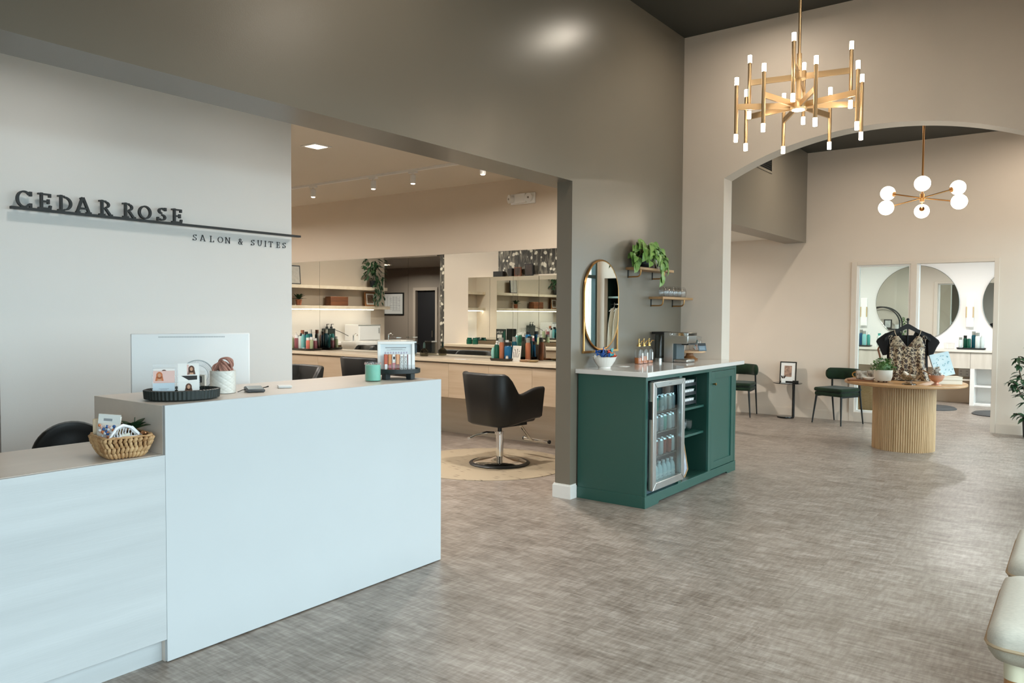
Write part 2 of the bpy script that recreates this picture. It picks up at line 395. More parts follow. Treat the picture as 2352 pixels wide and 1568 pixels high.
struct(MB().box(X2, 4.3, 0, 14.85, 4.4, 2.8), 'wall_suite_left', suitew)
# shop front: piers, sill, header and the windows
m = MB(); xs = [-2.7]+[v for wv in WINS for v in wv]+[15]
for i in range(0, len(xs), 2): m.box(xs[i], (FY if xs[i] < 6 else FY2)-.1, 0, xs[i+1], FY if xs[i] < 6 else FY2, RC)
for a, b in WINS:
    y_ = FY if a < 7 else FY2; m.box(a, y_-.1, 0, b, y_, .1); m.box(a, y_-.1, 2.6, b, y_, RC)
struct(m, 'wall_front', beige)
framem = mat('window_frame_dark_green', '1D3A38', .4)
for i, (a, b) in enumerate(WINS):
    m = MB(); n = max(2, round((b-a)/1.2)); t = .05; y_ = FY if a < 7 else FY2
    for j in range(n+1):
        x = a+(b-a)*j/n; x = min(max(x, a+t/2), b-t/2); m.box(x-t/2, y_-.09, .1, x+t/2, y_-.01, 2.6)
    for z in (.1, 2.05, 2.55): m.box(a, y_-.085, z, b, y_-.015, z+t)
    o = struct(m, 'window_%d' % (i+1), framem)
    struct(MB().box(a, y_-.053, .12, b, y_-.047, 2.58), 'pane', pane, o)
# trims
m = MB(); t = .015
for z0, z1, t in ((0, .10, .015), (.10, .112, .009)):
    m.box(XO-t, GY-t, z0, XO, 3.345+t, z1); m.box(XO, GY-t, z0, 5.125, GY, z1); m.box(XO, 3.345, z0, XB, 3.345+t, z1)
struct(m, 'baseboard_pier', whitetrim)
m = MB()
for z0, z1, t in ((0, .115, .015), (.115, .128, .008)):
    m.box(XF-t, 2.59, z0, XF, 6.5, z1); m.box(XF-t, .60, z0, XF, .87, z1)
struct(m, 'baseboard_end', beigetrim)
m = MB()
for z0, z1, t in ((0, .115, .015), (.115, .128, .008)):
    m.box(XB-t, 2.785, z0, XB, 3.2, z1); m.box(XB+.2, 3.2, z0, XB+.2+t, 6.5, z1)
    m.box(XB-t, FY, z0, XB, .155, z1); m.box(XB-.0, 2.785-t, z0, XB+.2, 2.785, z1)
struct(m, 'baseboard_arch', beigetrim)
# casing of sidelight + doorway
m = MB(); x0, x1 = XF-.018, X2+.018
for ya, yb, za, zb in ((2.521, 2.589, 0, 2.18), (.872, .927, 0, 2.18), (1.787, 1.859, 0, 2.136), (.927, 2.521, 2.134, 2.18), (1.859, 2.521, 0, .133)): m.box(x0, ya, za, x1, yb, zb)
struct(m, 'trim_2', beigetrim, bevel=.003)
m = MB()
for ya, yb, za, zb in ((2.490, 2.521, .133, 2.134), (1.859, 1.882, .133, 2.134), (1.882, 2.49, 2.11, 2.134), (1.882, 2.49, .133, .16)): m.box(XF+.0, ya, za, XF+.06, yb, zb)
m.box(XF, 1.762, 0, XF+.1, 1.787, 2.134)
o = struct(m, 'window_6', whitetrim)
struct(MB().box(XF+.028, 1.88, .155, XF+.034, 2.492, 2.115), 'pane', pane, o)
# hall door seen in the mirror
m = MB(); m.box(1.10, 11.83, 0, 1.14, 12.45, 1.97)
o = struct(m, 'door_1', mat('door_black', '17171A', .5))
struct(MB().box(1.14, 11.95, .9, 1.17, 11.98, 1.05), 'door_handle', chrome, o)
m = MB(); m.box(1.2, 11.76, 0, 1.222, 11.83, 2.04); m.box(1.2, 12.45, 0, 1.222, 12.52, 2.04); m.box(1.2, 11.83, 1.97, 1.222, 12.45, 2.04)
struct(m, 'trim_3', mat('door_casing_taupe', 'A99C8E', .5))
# ------------------------------------------------------------ light fittings
def beam(par, z, energy, size=.1, col=(1, .89, .75), spread=3.0, sx=None):
    ld = bpy.data.lights.new('lamp_light', 'AREA'); ld.shape = 'DISK'; ld.size = size; ld.energy = energy; ld.color = col; ld.spread = spread
    lo = bpy.data.objects.new('lamp_light', ld); C.objects.link(lo); lo.parent = par; lo.location = (0, 0, z); return lo
def downlight(x, y, z, label, size=.055, name='recessed_downlight', E=18):
    t = thing(name, label, 'light', (x, y, z))
    m = MB(); m.lathe((0, 0, 0), [(size, -.001), (size+.012, -.006), (size+.02, -.002), (size+.02, 0)], 28); m.build('trim_ring', whitetrim, t)
    m = MB(); m.lathe((0, 0, -.002), [(1e-5, 0), (size, 0), (size, .001), (1e-5, .001)], 24); m.build('diffuser', downglow, t); beam(t, -.008, E)
    return t
downlight(6.28, 2.28, RC, 'round recessed downlight in the dark ceiling above the brass chandelier', E=11)
downlight(2.6, 2.28, RC, 'round recessed downlight in the dark ceiling above the reception desk')
downlight(4.4, .4, RC, 'round recessed downlight in the dark ceiling nearest the shop windows')
downlight(9.6, 2.43, FC, 'round recessed downlight in the far room ceiling by the dark header')
downlight(10.2, .3, FC, 'round recessed downlight in the far room ceiling by the shop window')
# square panels in the salon ceiling
def panel(x, y, z, label, s=.15, E=50, col=(1, .94, .86)):
    t = thing('square_ceiling_light', label, 'light', (x, y, z))
    m = MB()
    for a, b, c, d in ((-s-.025, -s-.025, s+.025, -s), (-s-.025, s, s+.025, s+.025), (-s-.025, -s, -s, s), (s, -s, s+.025, s)): m.box(a, b, -.008, c, d, 0)
    m.build('frame', whitetrim, t); MB().box(-s, -s, -.006, s, s, -.001).build('diffuser', panelglow, t); beam(t, -.012, E, .15, col, 2.9)
    return t
panel(4.62, 5.73, SC, 'square recessed ceiling light glowing in front of the track', .075)
panel(1.9, 4.2, SC, 'square recessed ceiling light between the dark header and the left part of the sign wall', .075, 4)
panel(3.4, 4.2, SC, 'square recessed ceiling light between the dark header and the right part of the sign wall', .075, 2)
panel(5.0, 8.3, SC, 'square recessed ceiling light deep in the salon behind the sign wall', .075)
panel(5.6, 4.2, SC, 'square recessed ceiling light just behind the dark header', .075)
panel(5.3, 10.0, SC, 'square recessed ceiling light in front of the floating shelves', .075)
panel(2.4, 12.2, 2.495, 'square recessed ceiling light in the rear hallway', .075)
panel(9.3, 5.0, 2.55, 'square recessed light in the tiled ceiling behind the far header', .15)
panel(13.2, 1.4, 2.75, 'square ceiling light in the suite near its doorway', .12, 44, (1, .98, .95))
panel(13.2, 3.1, 2.75, 'square ceiling light in the suite behind the sidelight window', .12, 44, (1, .98, .95))
# track with spot heads
t = thing('track_light_rail', 'white track rail running across the salon ceiling', 'track light', (5.95, 6.8, SC))
MB().box(-.017, -2.9, -.025, .017, 2.9, 0).build('rail', whitetrim, t)
def spot(y, label, visible=True):
    t = thing('track_spotlight', label, 'spotlight', (5.95, y, SC-.025), 0, 'spotlights on the salon track')
    MB().box(-.018, -.055, -.02, .018, .055, 0).build('adapter', whitetrim, t)
    m = MB(); m.cyl((0, 0, -.02), (0, 0, -.04), .007, n=10); m.build('stem', whitetrim, t)
    m = MB(); m.lathe((0, 0, -.13), [(.028, 0), (.031, .002), (.031, .088), (.027, .092), (1e-5, .092)], 20); h = m.build('lamp_head', whitetrim, t)
    m = MB(); m.lathe((0, 0, -.139), [(1e-5, 0), (.018, .003), (.024, .009), (1e-5, .009)], 16); m.build('lens', downglow, h)
    ld = bpy.data.lights.new('spot_beam', 'SPOT'); ld.energy = 34; ld.spot_size = 1.7; ld.spot_blend = .6; ld.color = (1, .93, .84); ld.shadow_soft_size = .03
    lo = bpy.data.objects.new('spot_beam', ld); C.objects.link(lo); lo.parent = t; lo.location = (0, 0, -.16); lo.rotation_euler = (0, .35, 0)
for y, lb in ((7.44, 'leftmost white track spotlight, next to the sign wall edge'), (6.4, 'middle one of the three white track spotlights in view'), (5.79, 'rightmost white track spotlight before the dark header'), (4.83, 'white track spotlight whose lit rim peeks under the dark header'), (8.6, 'white track spotlight hidden behind the sign wall, second from the back'), (9.4, 'white track spotlight at the back end of the rail')): spot(y, lb)
# brass rod chandelier
CX, CY, CZ = 5.55, 1.657, 2.92
t = thing('rod_chandelier', 'large brass chandelier of upright rods with glowing tips over the reception floor', 'chandelier', (CX, CY, CZ))
vd = math.atan2(-CY, -CX)      # direction towards the camera
m = MB(); m.lathe((0, 0, 0), [(.055, -.03), (.06, -.022), (.06, .03), (.05, .036), (1e-5, .036)], 28); m.build('lower_hub', brass, t)
m = MB(); m.lathe((0, 0, -.032), [(1e-5, 0), (.042, 0), (.042, .004), (1e-5, .004)], 24); m.build('hub_lamp', bulb, t)
m = MB(); m.lathe((0, 0, .20), [(.045, -.02), (.05, -.015), (.05, .03), (.04, .035), (1e-5, .035)], 24); m.build('upper_hub', brass, t)
m = MB(); m.cyl((0, 0, .03), (0, 0, .36), .017, n=16); m.cyl((0, 0, .36), (0, 0, RC-CZ-.02), .0105, n=12); m.build('stem', brass, t)
m = MB(); m.lathe((0, 0, RC-CZ-.03), [(.02, 0), (.07, .012), (.075, .03)], 24); m.build('canopy', brass, t)
def arm(deg, R, z, zc, L=.345):
    a = vd+math.radians(deg); d = Vector((math.cos(a), math.sin(a), 0)); p = d*R
    m = MB(); Rm = Matrix.Rotation(a, 3, 'Z'); c = d*(R/2+.02)
    m.box(c.x-(R-.05)/2, c.y-.006, z-.02, c.x+(R-.05)/2, c.y+.006, z+.02, Rm); m.build('arm', brass, t)
    m = MB(); m.cyl((p.x, p.y, z+zc-L/2), (p.x, p.y, z+zc+L/2), .0125, n=14); r_ = m.build('rod', brass, t)
    for sgn in (-1, 1):
        m = MB(); e = z+zc+sgn*L/2
        m.cyl((p.x, p.y, e), (p.x, p.y, e+sgn*.052), .0135, n=14); m.build('bulb', bulb, r_)
for i in range(8): arm(14+45*i, .425, 0, -.02)
for i in range(4): arm(-6+90*i, .335, .20, -.03)
# globe chandelier in the far room
GX, GYY = 9.117, 1.423
GZ = 2.695
t = thing('globe_chandelier', 'brass six arm chandelier with white glass globes in the room beyond the arch', 'chandelier', (GX, GYY, GZ))
vd = math.atan2(-GYY, -GX)
m = MB(); m.cyl((0, 0, -.04), (0, 0, .045), .022, n=16); m.cyl((0, 0, .045), (0, 0, FC-GZ-.02), .0095, n=12); m.build('stem', copper, t)
m = MB(); m.lathe((0, 0, FC-GZ-.025), [(.02, 0), (.06, .01), (.065, .025)], 24); m.build('canopy', copper, t)
for deg, dz in ((0, .095), (180, -.091), (-60, -.105), (120, .115), (60, -.083), (240, .10)):
    a = vd+math.radians(deg); d = Vector((math.cos(a), math.sin(a), 0)); R = .385; e = d*R+Vector((0, 0, dz)); u = e.normalized()
    m = MB(); m.cyl(u*.02, e*.82, .0075, n=10); a_ = m.build('arm', copper, t)
    m = MB(); m.cyl(e*.80, e*.84, .028, .03, n=16); m.build('socket', copper, a_)
    m = MB(); m.ball(e, .076, 28, 18); m.build('globe', globe, a_)
# emergency light, air vent
t = thing('emergency_light', 'white twin head emergency light on the salon wall above the mirrors', 'emergency light', (XB, 5.135, 2.69))
MB().box(-.02, -.17, 0, 0, .17, .12).build('back_plate', white, t, bevel=.006)
MB().box(-.06, -.06, .01, -.02, .09, .115).build('housing', white, t, bevel=.008)
for yy, rot in ((-.105, 0), (.14, .5)):
    m = MB(); m.cyl((-.015, yy, .065), (-.06, yy+rot*.05, .062), .04, .05, n=20); h = m.build('lamp_head', white, t)
    m = MB(); m.cyl((-.061, yy+rot*.05, .062), (-.064, yy+rot*.05, .062), .012, n=12); m.build('lens', mat('grey_lens', '8E8880', .3), h)
t = thing('air_vent', 'dark air vent grille high on the dark header beyond the arch', 'vent', (9.42, GY, 3.22))
m = MB(); 
for a, b, c, d in ((-.27, 0, .27, .025), (-.27, .225, .27, .25), (-.27, .025, -.245, .225), (.245, .025, .27, .225)): m.box(a, -.012, b, c, 0, d)
m.build('frame', grey, t); MB().box(-.245, -.004, .025, .245, -.001, .225).build('duct', black, t)
m = MB()
for k in range(7): m.cbox((0, -.007, .045+.026*k), .49, .012, .003, rx=.5)
m.build('louvre', matblack, t)
# ------------------------------------------------------------ wall sign
def glyph(ch):
    s = .075
    G = {
     'C': ([('a', .48, .5, .43, .5, 38, 322), ('l', .83, .70, .83, .97), ('l', .83, .03, .83, .28)], .92),
     'E': ([('l', .2, 0, .2, 1), ('l', 0, s, .7, s), ('l', 0, 1-s, .7, 1-s), ('l', .2, .5, .6, .5), ('l', .66, .03, .70, .27), ('l', .66, .97, .66, .75), ('l', .58, .36, .58, .64)], .76),
     'D': ([('l', .2, 0, .2, 1), ('a', .38, .5, .45, .43, -90, 90), ('l', 0, s, .4, s), ('l', 0, 1-s, .4, 1-s)], .92),
     'A': ([('l', .10, s, .42, 1), ('l', .44, 1, .80, s), ('l', .24, .32, .66, .32), ('l', 0, s, .26, s), ('l', .62, s, .94, s), ('l', .26, 1-s, .44, 1-s)], .98),
     'R': ([('l', .2, 0, .2, 1), ('l', 0, s, .38, s), ('l', 0, 1-s, .45, 1-s), ('a', .42, .71, .26, .22, -90, 90), ('l', .2, .47, .45, .47), ('l', .42, .47, .72, .06), ('l', .66, s, .86, s)], .88),
     'O': ([('a', .5, .5, .44, .45, 0, 360)], 1.0),
     'S': ([('a', .36, .73, .26, .21, 25, 270), ('a', .36, .29, .28, .22, -150, 90), ('l', .6, .74, .6, .96), ('l', .08, .06, .08, .30)], .72),
     'L': ([('l', .2, 0, .2, 1), ('l', 0, s, .7, s), ('l', 0, 1-s, .38, 1-s), ('l', .68, .03, .68, .28)], .76),
     'N': ([('l', .16, 0, .16, 1), ('l', .80, 0, .80, 1), ('l', .16, 1, .80, 0), ('l', 0, s, .32, s), ('l', 0, 1-s, .2, 1-s), ('l', .66, 1-s, .94, 1-s)], .98),
     'U': ([('l', .16, .4, .16, 1), ('l', .74, .4, .74, 1), ('a', .45, .38, .29, .33, 180, 360), ('l', .02, 1-s, .3, 1-s), ('l', .6, 1-s, .88, 1-s)], .9),
     'I': ([('l', .2, 0, .2, 1), ('l', .02, s, .38, s), ('l', .02, 1-s, .38, 1-s)], .42),
     'T': ([('l', .4, 0, .4, 1), ('l', .02, 1-s, .78, 1-s), ('l', .22, s, .58, s), ('l', .05, .98, .05, .75), ('l', .75, .98, .75, .75)], .82),
     '&': ([('a', .36, .76, .19, .20, -50, 230), ('a', .34, .29, .28, .26, 60, 330), ('l', .22, .62, .74, .03), ('l', .58, .2, .72, .5), ('l', .6, .5, .84, .5)], .9)}
    return G[ch]
def letter(mb, ch, x, z, h, y0, y1, sw, serif):
    st, wd = glyph(ch)
    def seg(a, b, c, d, w_):
        dx, dz = c-a, d-b; L = math.hypot(dx, dz) or 1; nx, nz = -dz/L*w_/2, dx/L*w_/2
        mb.prism([(x+(a+nx)*h, z+(b+nz)*h), (x+(c+nx)*h, z+(d+nz)*h), (x+(c-nx)*h, z+(d-nz)*h), (x+(a-nx)*h, z+(b-nz)*h)], 'y', y0, y1)
    for kq, q in enumerate(st):
        y0 += .0003; y1 -= 0 if kq == 0 else .0003
        if q[0] == 'l':
            hz = abs(q[2]-q[4]) < 1e-6
            seg(*q[1:], sw*(.7 if hz else 1))
        else:
            _, cx, cz, rx, rz, a0, a1 = q; n = 22; pts = []
            for rr in (1, -1):
                row = [(x+(cx+(rx-sw/2+rr*sw/2)*math.cos(math.radians(a0+(a1-a0)*i/n)))*h, z+(cz+(rz-sw*.35+rr*sw*.35)*math.sin(math.radians(a0+(a1-a0)*i/n)))*h) for i in range(n+1)]
                pts.append(row)
            for i in range(n): mb.prism([pts[0][i], pts[0][i+1], pts[1][i+1], pts[1][i]], 'y', y0, y1)
    return wd
signm = mat('sign_charcoal', '23282A', .5)
t = thing('wall_sign', 'charcoal raised letters CEDAR ROSE standing on a long thin bar', 'sign', (2.82, 4.96, 2.036))
MB().box(1.812, 4.945, 2.037, 3.834, 4.975, 2.052).build('bar', signm, t, w=True)
m = MB()
for x in (2.0, 2.6, 3.2, 3.7): m.cyl((x, 4.97, 2.044), (x, 5.0, 2.044), .004, n=8)
m.build('standoff_pin', signm, t, w=True)
xs_px = [(35, 'C'), (87, 'E'), (132, 'D'), (173, 'A'), (226, 'R'), (280, 'R'), (314, 'O'), (358, 'S'), (392, 'E')]
def wall_x(px, Y0=4.96):
    d = fw+rt*((px-1176)/F_PX); return d.x/d.y*Y0
for px, ch in xs_px:
    m = MB(); wd = glyph(ch)[1]; x = wall_x(px+5)
    letter(m, ch, x, 2.050, .098, 4.950, 4.970, .14, True); m.build('letter', signm, t, w=True, smooth=False)
t = thing('wall_lettering', 'small dark letters SALON & SUITES below the bar of the sign', 'sign', (3.32, 5.0, 1.945))
px_s = [443, 460, 482, 500, 517, 547, 576, 591, 607, 617, 634, 648]
for px, ch in zip(px_s, 'SALON&SUITES'):
    m = MB(); letter(m, ch, wall_x(px+1, 5.0), 1.9455, .046, 4.993, 5.0, .07, True); m.build('letter', signm, t, w=True, smooth=False)

# ------------------------------------------------------------ reception desk
DY = 3.0
t = thing('reception_desk', 'white stepped reception desk with a tall front and a lower counter at its left', 'desk', (2.3, 3.3, 0))
DL = -.2
m = MB(); m.box(1.645, DY, .005, 3.32, DY+.02, 1.067); m.build('tall_front_panel', deskwhite, t, w=True, bevel=.0015)
m = MB(); m.box(1.645, DY+.0205, 0, 3.32, 3.61, 1.065); m.build('tall_cabinet', desktop, t, w=True, bevel=.0015)
m = MB(); m.box(DL, DY, .099, 1.644, DY+.02, .864); m.build('low_front_panel', palewood, t, w=True, bevel=.001)
m = MB(); m.box(DL, DY+.0205, .838, 1.644, 3.57, .865); m.build('low_countertop', desktop, t, w=True, bevel=.0015)
m = MB(); m.box(DL, DY+.0205, .099, 1.644, DY+.06, .838); m.build('low_cabinet', desktop, t, w=True)
m = MB(); m.box(DL, DY+.043, 0, 1.644, DY+.06, .099); m.build('toe_kick', palewood, t, w=True)
m = MB(); m.box(1.95, 3.61, .72, 3.30, 4.2, .745); m.build('worksurface', desktop, t, w=True, bevel=.002)
m = MB(); m.box(3.26, 3.61, 0, 3.29, 4.18, .72); m.build('end_panel', desktop, t, w=True)
m = MB(); m.box(1.96, 3.61, 0, 1.99, 4.18, .72); m.build('end_panel', desktop, t, w=True)
# computer seen from the back
d = Vector((2.557-2.04, 3.757-4.06, 0)); a = math.atan2(d.y, d.x)
t = thing('desktop_computer', 'white all-in-one computer on the desk, seen from behind', 'computer', (2.30, 3.91, .745), a)
m = MB(); m.box(-.30, -.008, .20, .30, .008, .588); m.build('display', mat('white_aluminium', 'F4F6F7', .3), t, bevel=.006)
m = MB(); m.box(-.297, .0085, .205, .297, .010, .583); m.build('screen', black, t)
m = MB()
for k in range(60): m.box(-.165+k*.0056, -.0092, .5655, -.165+k*.0056+.0034, -.0078, .5715)
m.build('vent_slot', mat('vent_grey', 'A9AFB2', .5), t)
m = MB(); m.prism([(-.10, 0), (.10, 0), (.09, .01), (.02, .04), (.02, .24), (-.02, .24), (-.02, .04), (-.09, .01)], 'y', -.05, -.02); m.box(-.1, -.12, 0, .1, .06, .008); m.build('stand', mat('white_aluminium', 'F4F6F7', .3), t, bevel=.003)
# black chair behind the low counter
t = thing('office_chair', 'black round backed chair behind the low desk counter', 'chair', (1.662, 3.88, 0), math.radians(67))
m = MB(); rows = []
for q, (r_, o_) in enumerate(((1e-5, -.030), (.09, -.028), (.135, -.022), (.158, -.030), (.174, -.026), (.178, 0), (.170, .022), (.13, .034), (1e-5, .04))):
    rows.append([(.17+o_+.9*(r_*math.cos(2*PI*i/40))**2, r_*math.cos(2*PI*i/40), .725+r_*math.sin(2*PI*i/40)) for i in range(40)])
m.grid(rows, True); m.build('backrest', leather, t, ang=60)
m = MB(); m.tube([(.10, 0, .40), (.24, 0, .42), (.235, 0, .62)], .012, 8); m.build('back_post', chrome, t)
m = MB(); m.lathe((0, 0, .40), [(1e-5, 0), (.19, 0), (.215, .03), (.21, .075), (.17, .09), (1e-5, .095)], 28); m.build('seat', leather, t)
m = MB(); m.cyl((0, 0, .03), (0, 0, .40), .025, n=14); m.build('column', chrome, t)
m = MB(); m.lathe((0, 0, 0), [(.24, 0), (.24, .012), (.05, .035), (.03, .05)], 28); m.build('base', chrome, t)
# ------------------------------------------------------------ things on the desk
ZD = 1.067
t = thing('fluted_tray', 'dark green fluted oval tray at the left end of the tall desk', 'tray', (1.83, 3.19, ZD), math.radians(-28))
m = MB(); m.lathe((0, 0, 0), [(.135, 0), (.153, .005), (.156, .042), (.147, .045), (.141, .04), (.139, .008), (1e-5, .008)], 336, 1, .80, 0, .012, 56); m.build('tray_body', mat('tray_dark_green', '1C2726', .45), t, ang=60)
t = thing('card_holder', 'clear acrylic tiered business card holder standing in the fluted tray', 'card holder', (1.812, 3.205, ZD+.0085), math.radians(-30))
hold = t
for col in (0, 1):
    for k in range(4):
        m = MB(); x0 = -.097+col*.099; y = -.052+k*.029; z = .029*k+.004
        m.box(x0, y-.012, z, x0+.094, y+.013, z+.002); m.box(x0, y-.0135, z, x0+.094, y-.012, z+.026); m.box(x0, y+.013, z, x0+.094, y+.0145, z+.05)
        m.build('pocket', clear, t, smooth=False)
m = MB(); 
for x in (-.099, .0, .0975): m.prism([(-.065, 0), (.06, 0), (.06, .095), (.045, .095)], 'x', x, x+.0015)
m.build('side_panel', clear, t, smooth=False)
R0 = Matrix.Translation((1.812, 3.205, ZD+.0085)) @ Matrix.Rotation(math.radians(-30), 4, 'Z')
skin = mat('print_skin', 'C99A7C', .6); hairb = mat('print_brown', '5B3A28', .6); pinkp = mat('print_pink', 'E6C3BB', .6); tealp = mat('print_teal', '4FA4A4', .6); orangep = mat('print_orange', 'C9764A', .6)
cards = [(0, 0, 'pale blue', mat('card_blue', 'C5D4DE', .6), 'stack of pale blue business cards at the front left of the acrylic holder', 0),
         (1, 0, 'white', paper, 'stack of business cards with a long haired portrait at the front right', 1),
         (0, 1, 'pink', pinkp, 'stack of pink business cards with a red haired portrait, second row left', 2),
         (1, 1, 'white', paper, 'stack of white cards with a dark triangle corner, second row right', 3),
         (0, 2, 'white', paper, 'stack of white cards with a dancer print, third row left', 4),
         (1, 2, 'white', paper, 'tall white card with a pink stripe at the back right of the holder', 5)]
for col, k, nm, mt, lb, st in cards:
    x = -.05+col*.099; y = -.052+k*.029; z = .029*k+.0065; tall = .082 if st in (2, 5) else .060
    o = thing('business_card', lb, 'card', (0, 0, 0), 0, 'business cards in the acrylic holder')
    o.matrix_world = R0 @ Matrix.Translation((x, y-.002, z)) @ Matrix.Rotation(-.22, 4, 'X')
    MB().box(-.043, -.002, 0, .043, .010, tall).build('card_stack', mt, o, smooth=False)
    m = MB(); y0 = -.0024; zt = tall
    if st == 0: m.box(-.02, y0, zt-.026, .02, -.002, zt-.0245); m.box(-.013, y0, zt-.03, .013, -.002, zt-.029); m.build('print', ink, o, smooth=False)
    else:
        if st in (1, 2, 4, 5):
            cx = {1: 0, 2: -.018, 4: .0, 5: .012}[st]; cz = zt-(.024 if st != 5 else .03)
            m.prism([(cx+.013*math.cos(a), cz+.004+.016*math.sin(a)) for a in [2*PI*i/14 for i in range(14)]], 'y', y0, -.002); m.prism([(cx-.013, cz), (cx+.013, cz), (cx+.017, cz-.02), (cx-.017, cz-.02)], 'y', y0, -.002)
            m.k = 1; m.prism([(cx+.006*math.cos(a), cz+.004+.009*math.sin(a)) for a in [2*PI*i/12 for i in range(12)]], 'y', y0-.0003, -.002)
            m.prism([(cx-.007, cz-.012), (cx+.007, cz-.012), (cx+.009, cz-.02), (cx-.009, cz-.02)], 'y', y0-.0003, -.002)
            m.k = 2; m.box(.018, y0, .02, .04, -.002, .024) if st != 5 else m.box(-.006, y0, .02, .002, -.002, zt-.006)
        elif st == 3:
            m.k = 3; m.prism([(-.03, zt-.002), (.035, zt-.002), (.035, zt-.02), (.0, zt-.022)], 'y', y0, -.002); m.k = 1; m.box(-.004, y0, .006, .01, -.002, .022)
        m.build('print', [orangep if st == 2 else hairb, skin, tealp if st == 1 else pinkp, darkink], o, smooth=False)
# a rose gold tube lying in the tray front
m = MB(); m.cyl((1.845, 3.107, ZD+.018), (1.885, 3.097, ZD+.018), .0085, n=14); solo(m, 'cosmetic_tube', mat('rose_gold', 'C98F6E', .2, metal=1), 'small rose gold tube lying at the front rim inside the fluted tray', 'tube')
# ribbed plate and a slim white holder behind the tray
t = thing('glass_plate', 'clear ribbed round plate standing on edge behind the card holder', 'plate', (2.04, 3.42, ZD+.078), math.radians(-30))
m = MB(); m.torus((0, 0, 0), .072, .003, 48, 6, (0, 1, 0)); m.torus((0, 0, 0), .048, .0015, 40, 6, (0, 1, 0)); m.build('rim', mat('plate_rim', 'B9C4C9', .15), t)
m = MB(); m.lathe((0, 0, 0), [(1e-5, 0), (.07, 0)], 48); o = m.build('disc', clear, t); o.rotation_euler = (PI/2, 0, 0)
m = MB()
for k in range(60):
    a = 2*PI*k/60; m.tube([(.05*math.cos(a), 0, .05*math.sin(a)), (.07*math.cos(a), 0, .07*math.sin(a))], .0007, 4)
m.build('ribs', mat('plate_rim', 'B9C4C9', .15), t)
m = MB(); m.box(-.05, -.006, -.078, .05, .006, -.07); m.build('foot', clear, t)
m = MB(); m.cbox((1.985, 3.30, ZD+.045), .012, .05, .09, .4); m.k = 1; m.cbox((1.972, 3.285, ZD+.07), .0012, .018, .03, .4)
solo(m, 'wax_strip_box', [mat('box_cream', 'D8D0C4', .5), darkink], 'slim cream box standing between the card holder and the white pot', 'box', smooth=False)
t = thing('textured_pot', 'white pot with an embossed lattice pattern on the tall desk', 'pot', (2.09, 3.285, ZD))
m = MB(); rows = []; n = 96; H = .105
for j in range(41):
    z = H*j/40; row = []
    for i in range(n):
        a = 2*PI*i/n; u = a*6.5/PI*2; v = z*110; q = min(abs(math.sin(u+v)), abs(math.sin(u-v))); row.append(((.0565+.0018*min(1, q*2.5))*math.cos(a), (.0565+.0018*min(1, q*2.5))*math.sin(a), z))
    rows.append(row)
m.grid(rows, True); m.lathe((0, 0, 0), [(1e-5, .0), (.0565, 0)], n); m.lathe((0, 0, H), [(.058, 0), (.053, .001), (.052, -.02), (1e-5, -.02)], 48); m.build('pot_body', mat('pot_glaze', 'DEDDD6', .3), t, ang=70)
scr = mat('scrunchie_mauve', 'AD7F71', .8, bump=.3, bscale=200)
for k, (lb, z, ang) in enumerate((('dusty pink hair tie on top of the others in the lattice pot', .028, .2), ('dusty pink hair tie leaning left in the lattice pot', .012, 1.9), ('dusty pink hair tie leaning right in the lattice pot', .012, -1.2), ('dusty pink hair tie at the front of the lattice pot', .0, 3.3), ('dusty pink hair tie at the back of the lattice pot', .004, 4.8))):
    m = MB()
    for q in range(5):
        ax = (math.cos(ang+q*.2)*.9, math.sin(ang+q*.22)*.9, .35+.1*q); m.torus((2.09+.022*math.cos(ang)+rnd.uniform(-.006, .006), 3.285+.022*math.sin(ang), ZD+H-.001+z+q*.003), .032-.001*q, .0043, 26, 7, ax)
    solo(m, 'hair_tie', scr, lb, 'hair tie', 'dusty pink hair ties in the pot')
# card terminal, white reader
t = thing('payment_terminal', 'dark grey card payment terminal on the desk beside the white pot', 'card terminal', (2.215, 3.215, ZD), math.radians(-25))
m = MB(); m.prism([(-.05, 0), (.055, 0), (.055, .022), (-.05, .012)], 'x', -.042, .042); m.build('body', mat('terminal_grey', '4A4D50', .4), t, bevel=.005)
m = MB(); m.cbox((0, .004, .0185), .07, .082, .002, rx=.095); m.build('screen', mat('terminal_screen', '9AA0A0', .12), t)
MB().box(-.025, -.0515, .004, .025, -.049, .0065).build('card_slot', black, t)
m = MB(); m.tube([(.04, .05, .01), (.06, .06, .012), (.075, .05, .016), (.07, .03, .02), (.055, .035, .014)], .0022, 6); m.build('cable', black, t)
m = MB(); m.tube([(-.04, .0, .01), (-.055, .01, .008), (-.07, -.005, .004), (-.08, -.02, .003)], .0022, 6); m.build('cable', black, t)
t = thing('card_reader', 'small flat white card reader on the desk', 'card reader', (2.43, 3.27, ZD), math.radians(-30))
m = MB(); m.box(-.033, -.033, 0, .033, .033, .004); m.k = 1; m.box(-.031, -.0315, .004, .031, .0315, .0055); m.k = 0; m.box(-.033, -.033, .0055, .033, .033, .011); m.build('reader_body', [white, mat('reader_gap', '6E7274', .5)], t, bevel=.002)
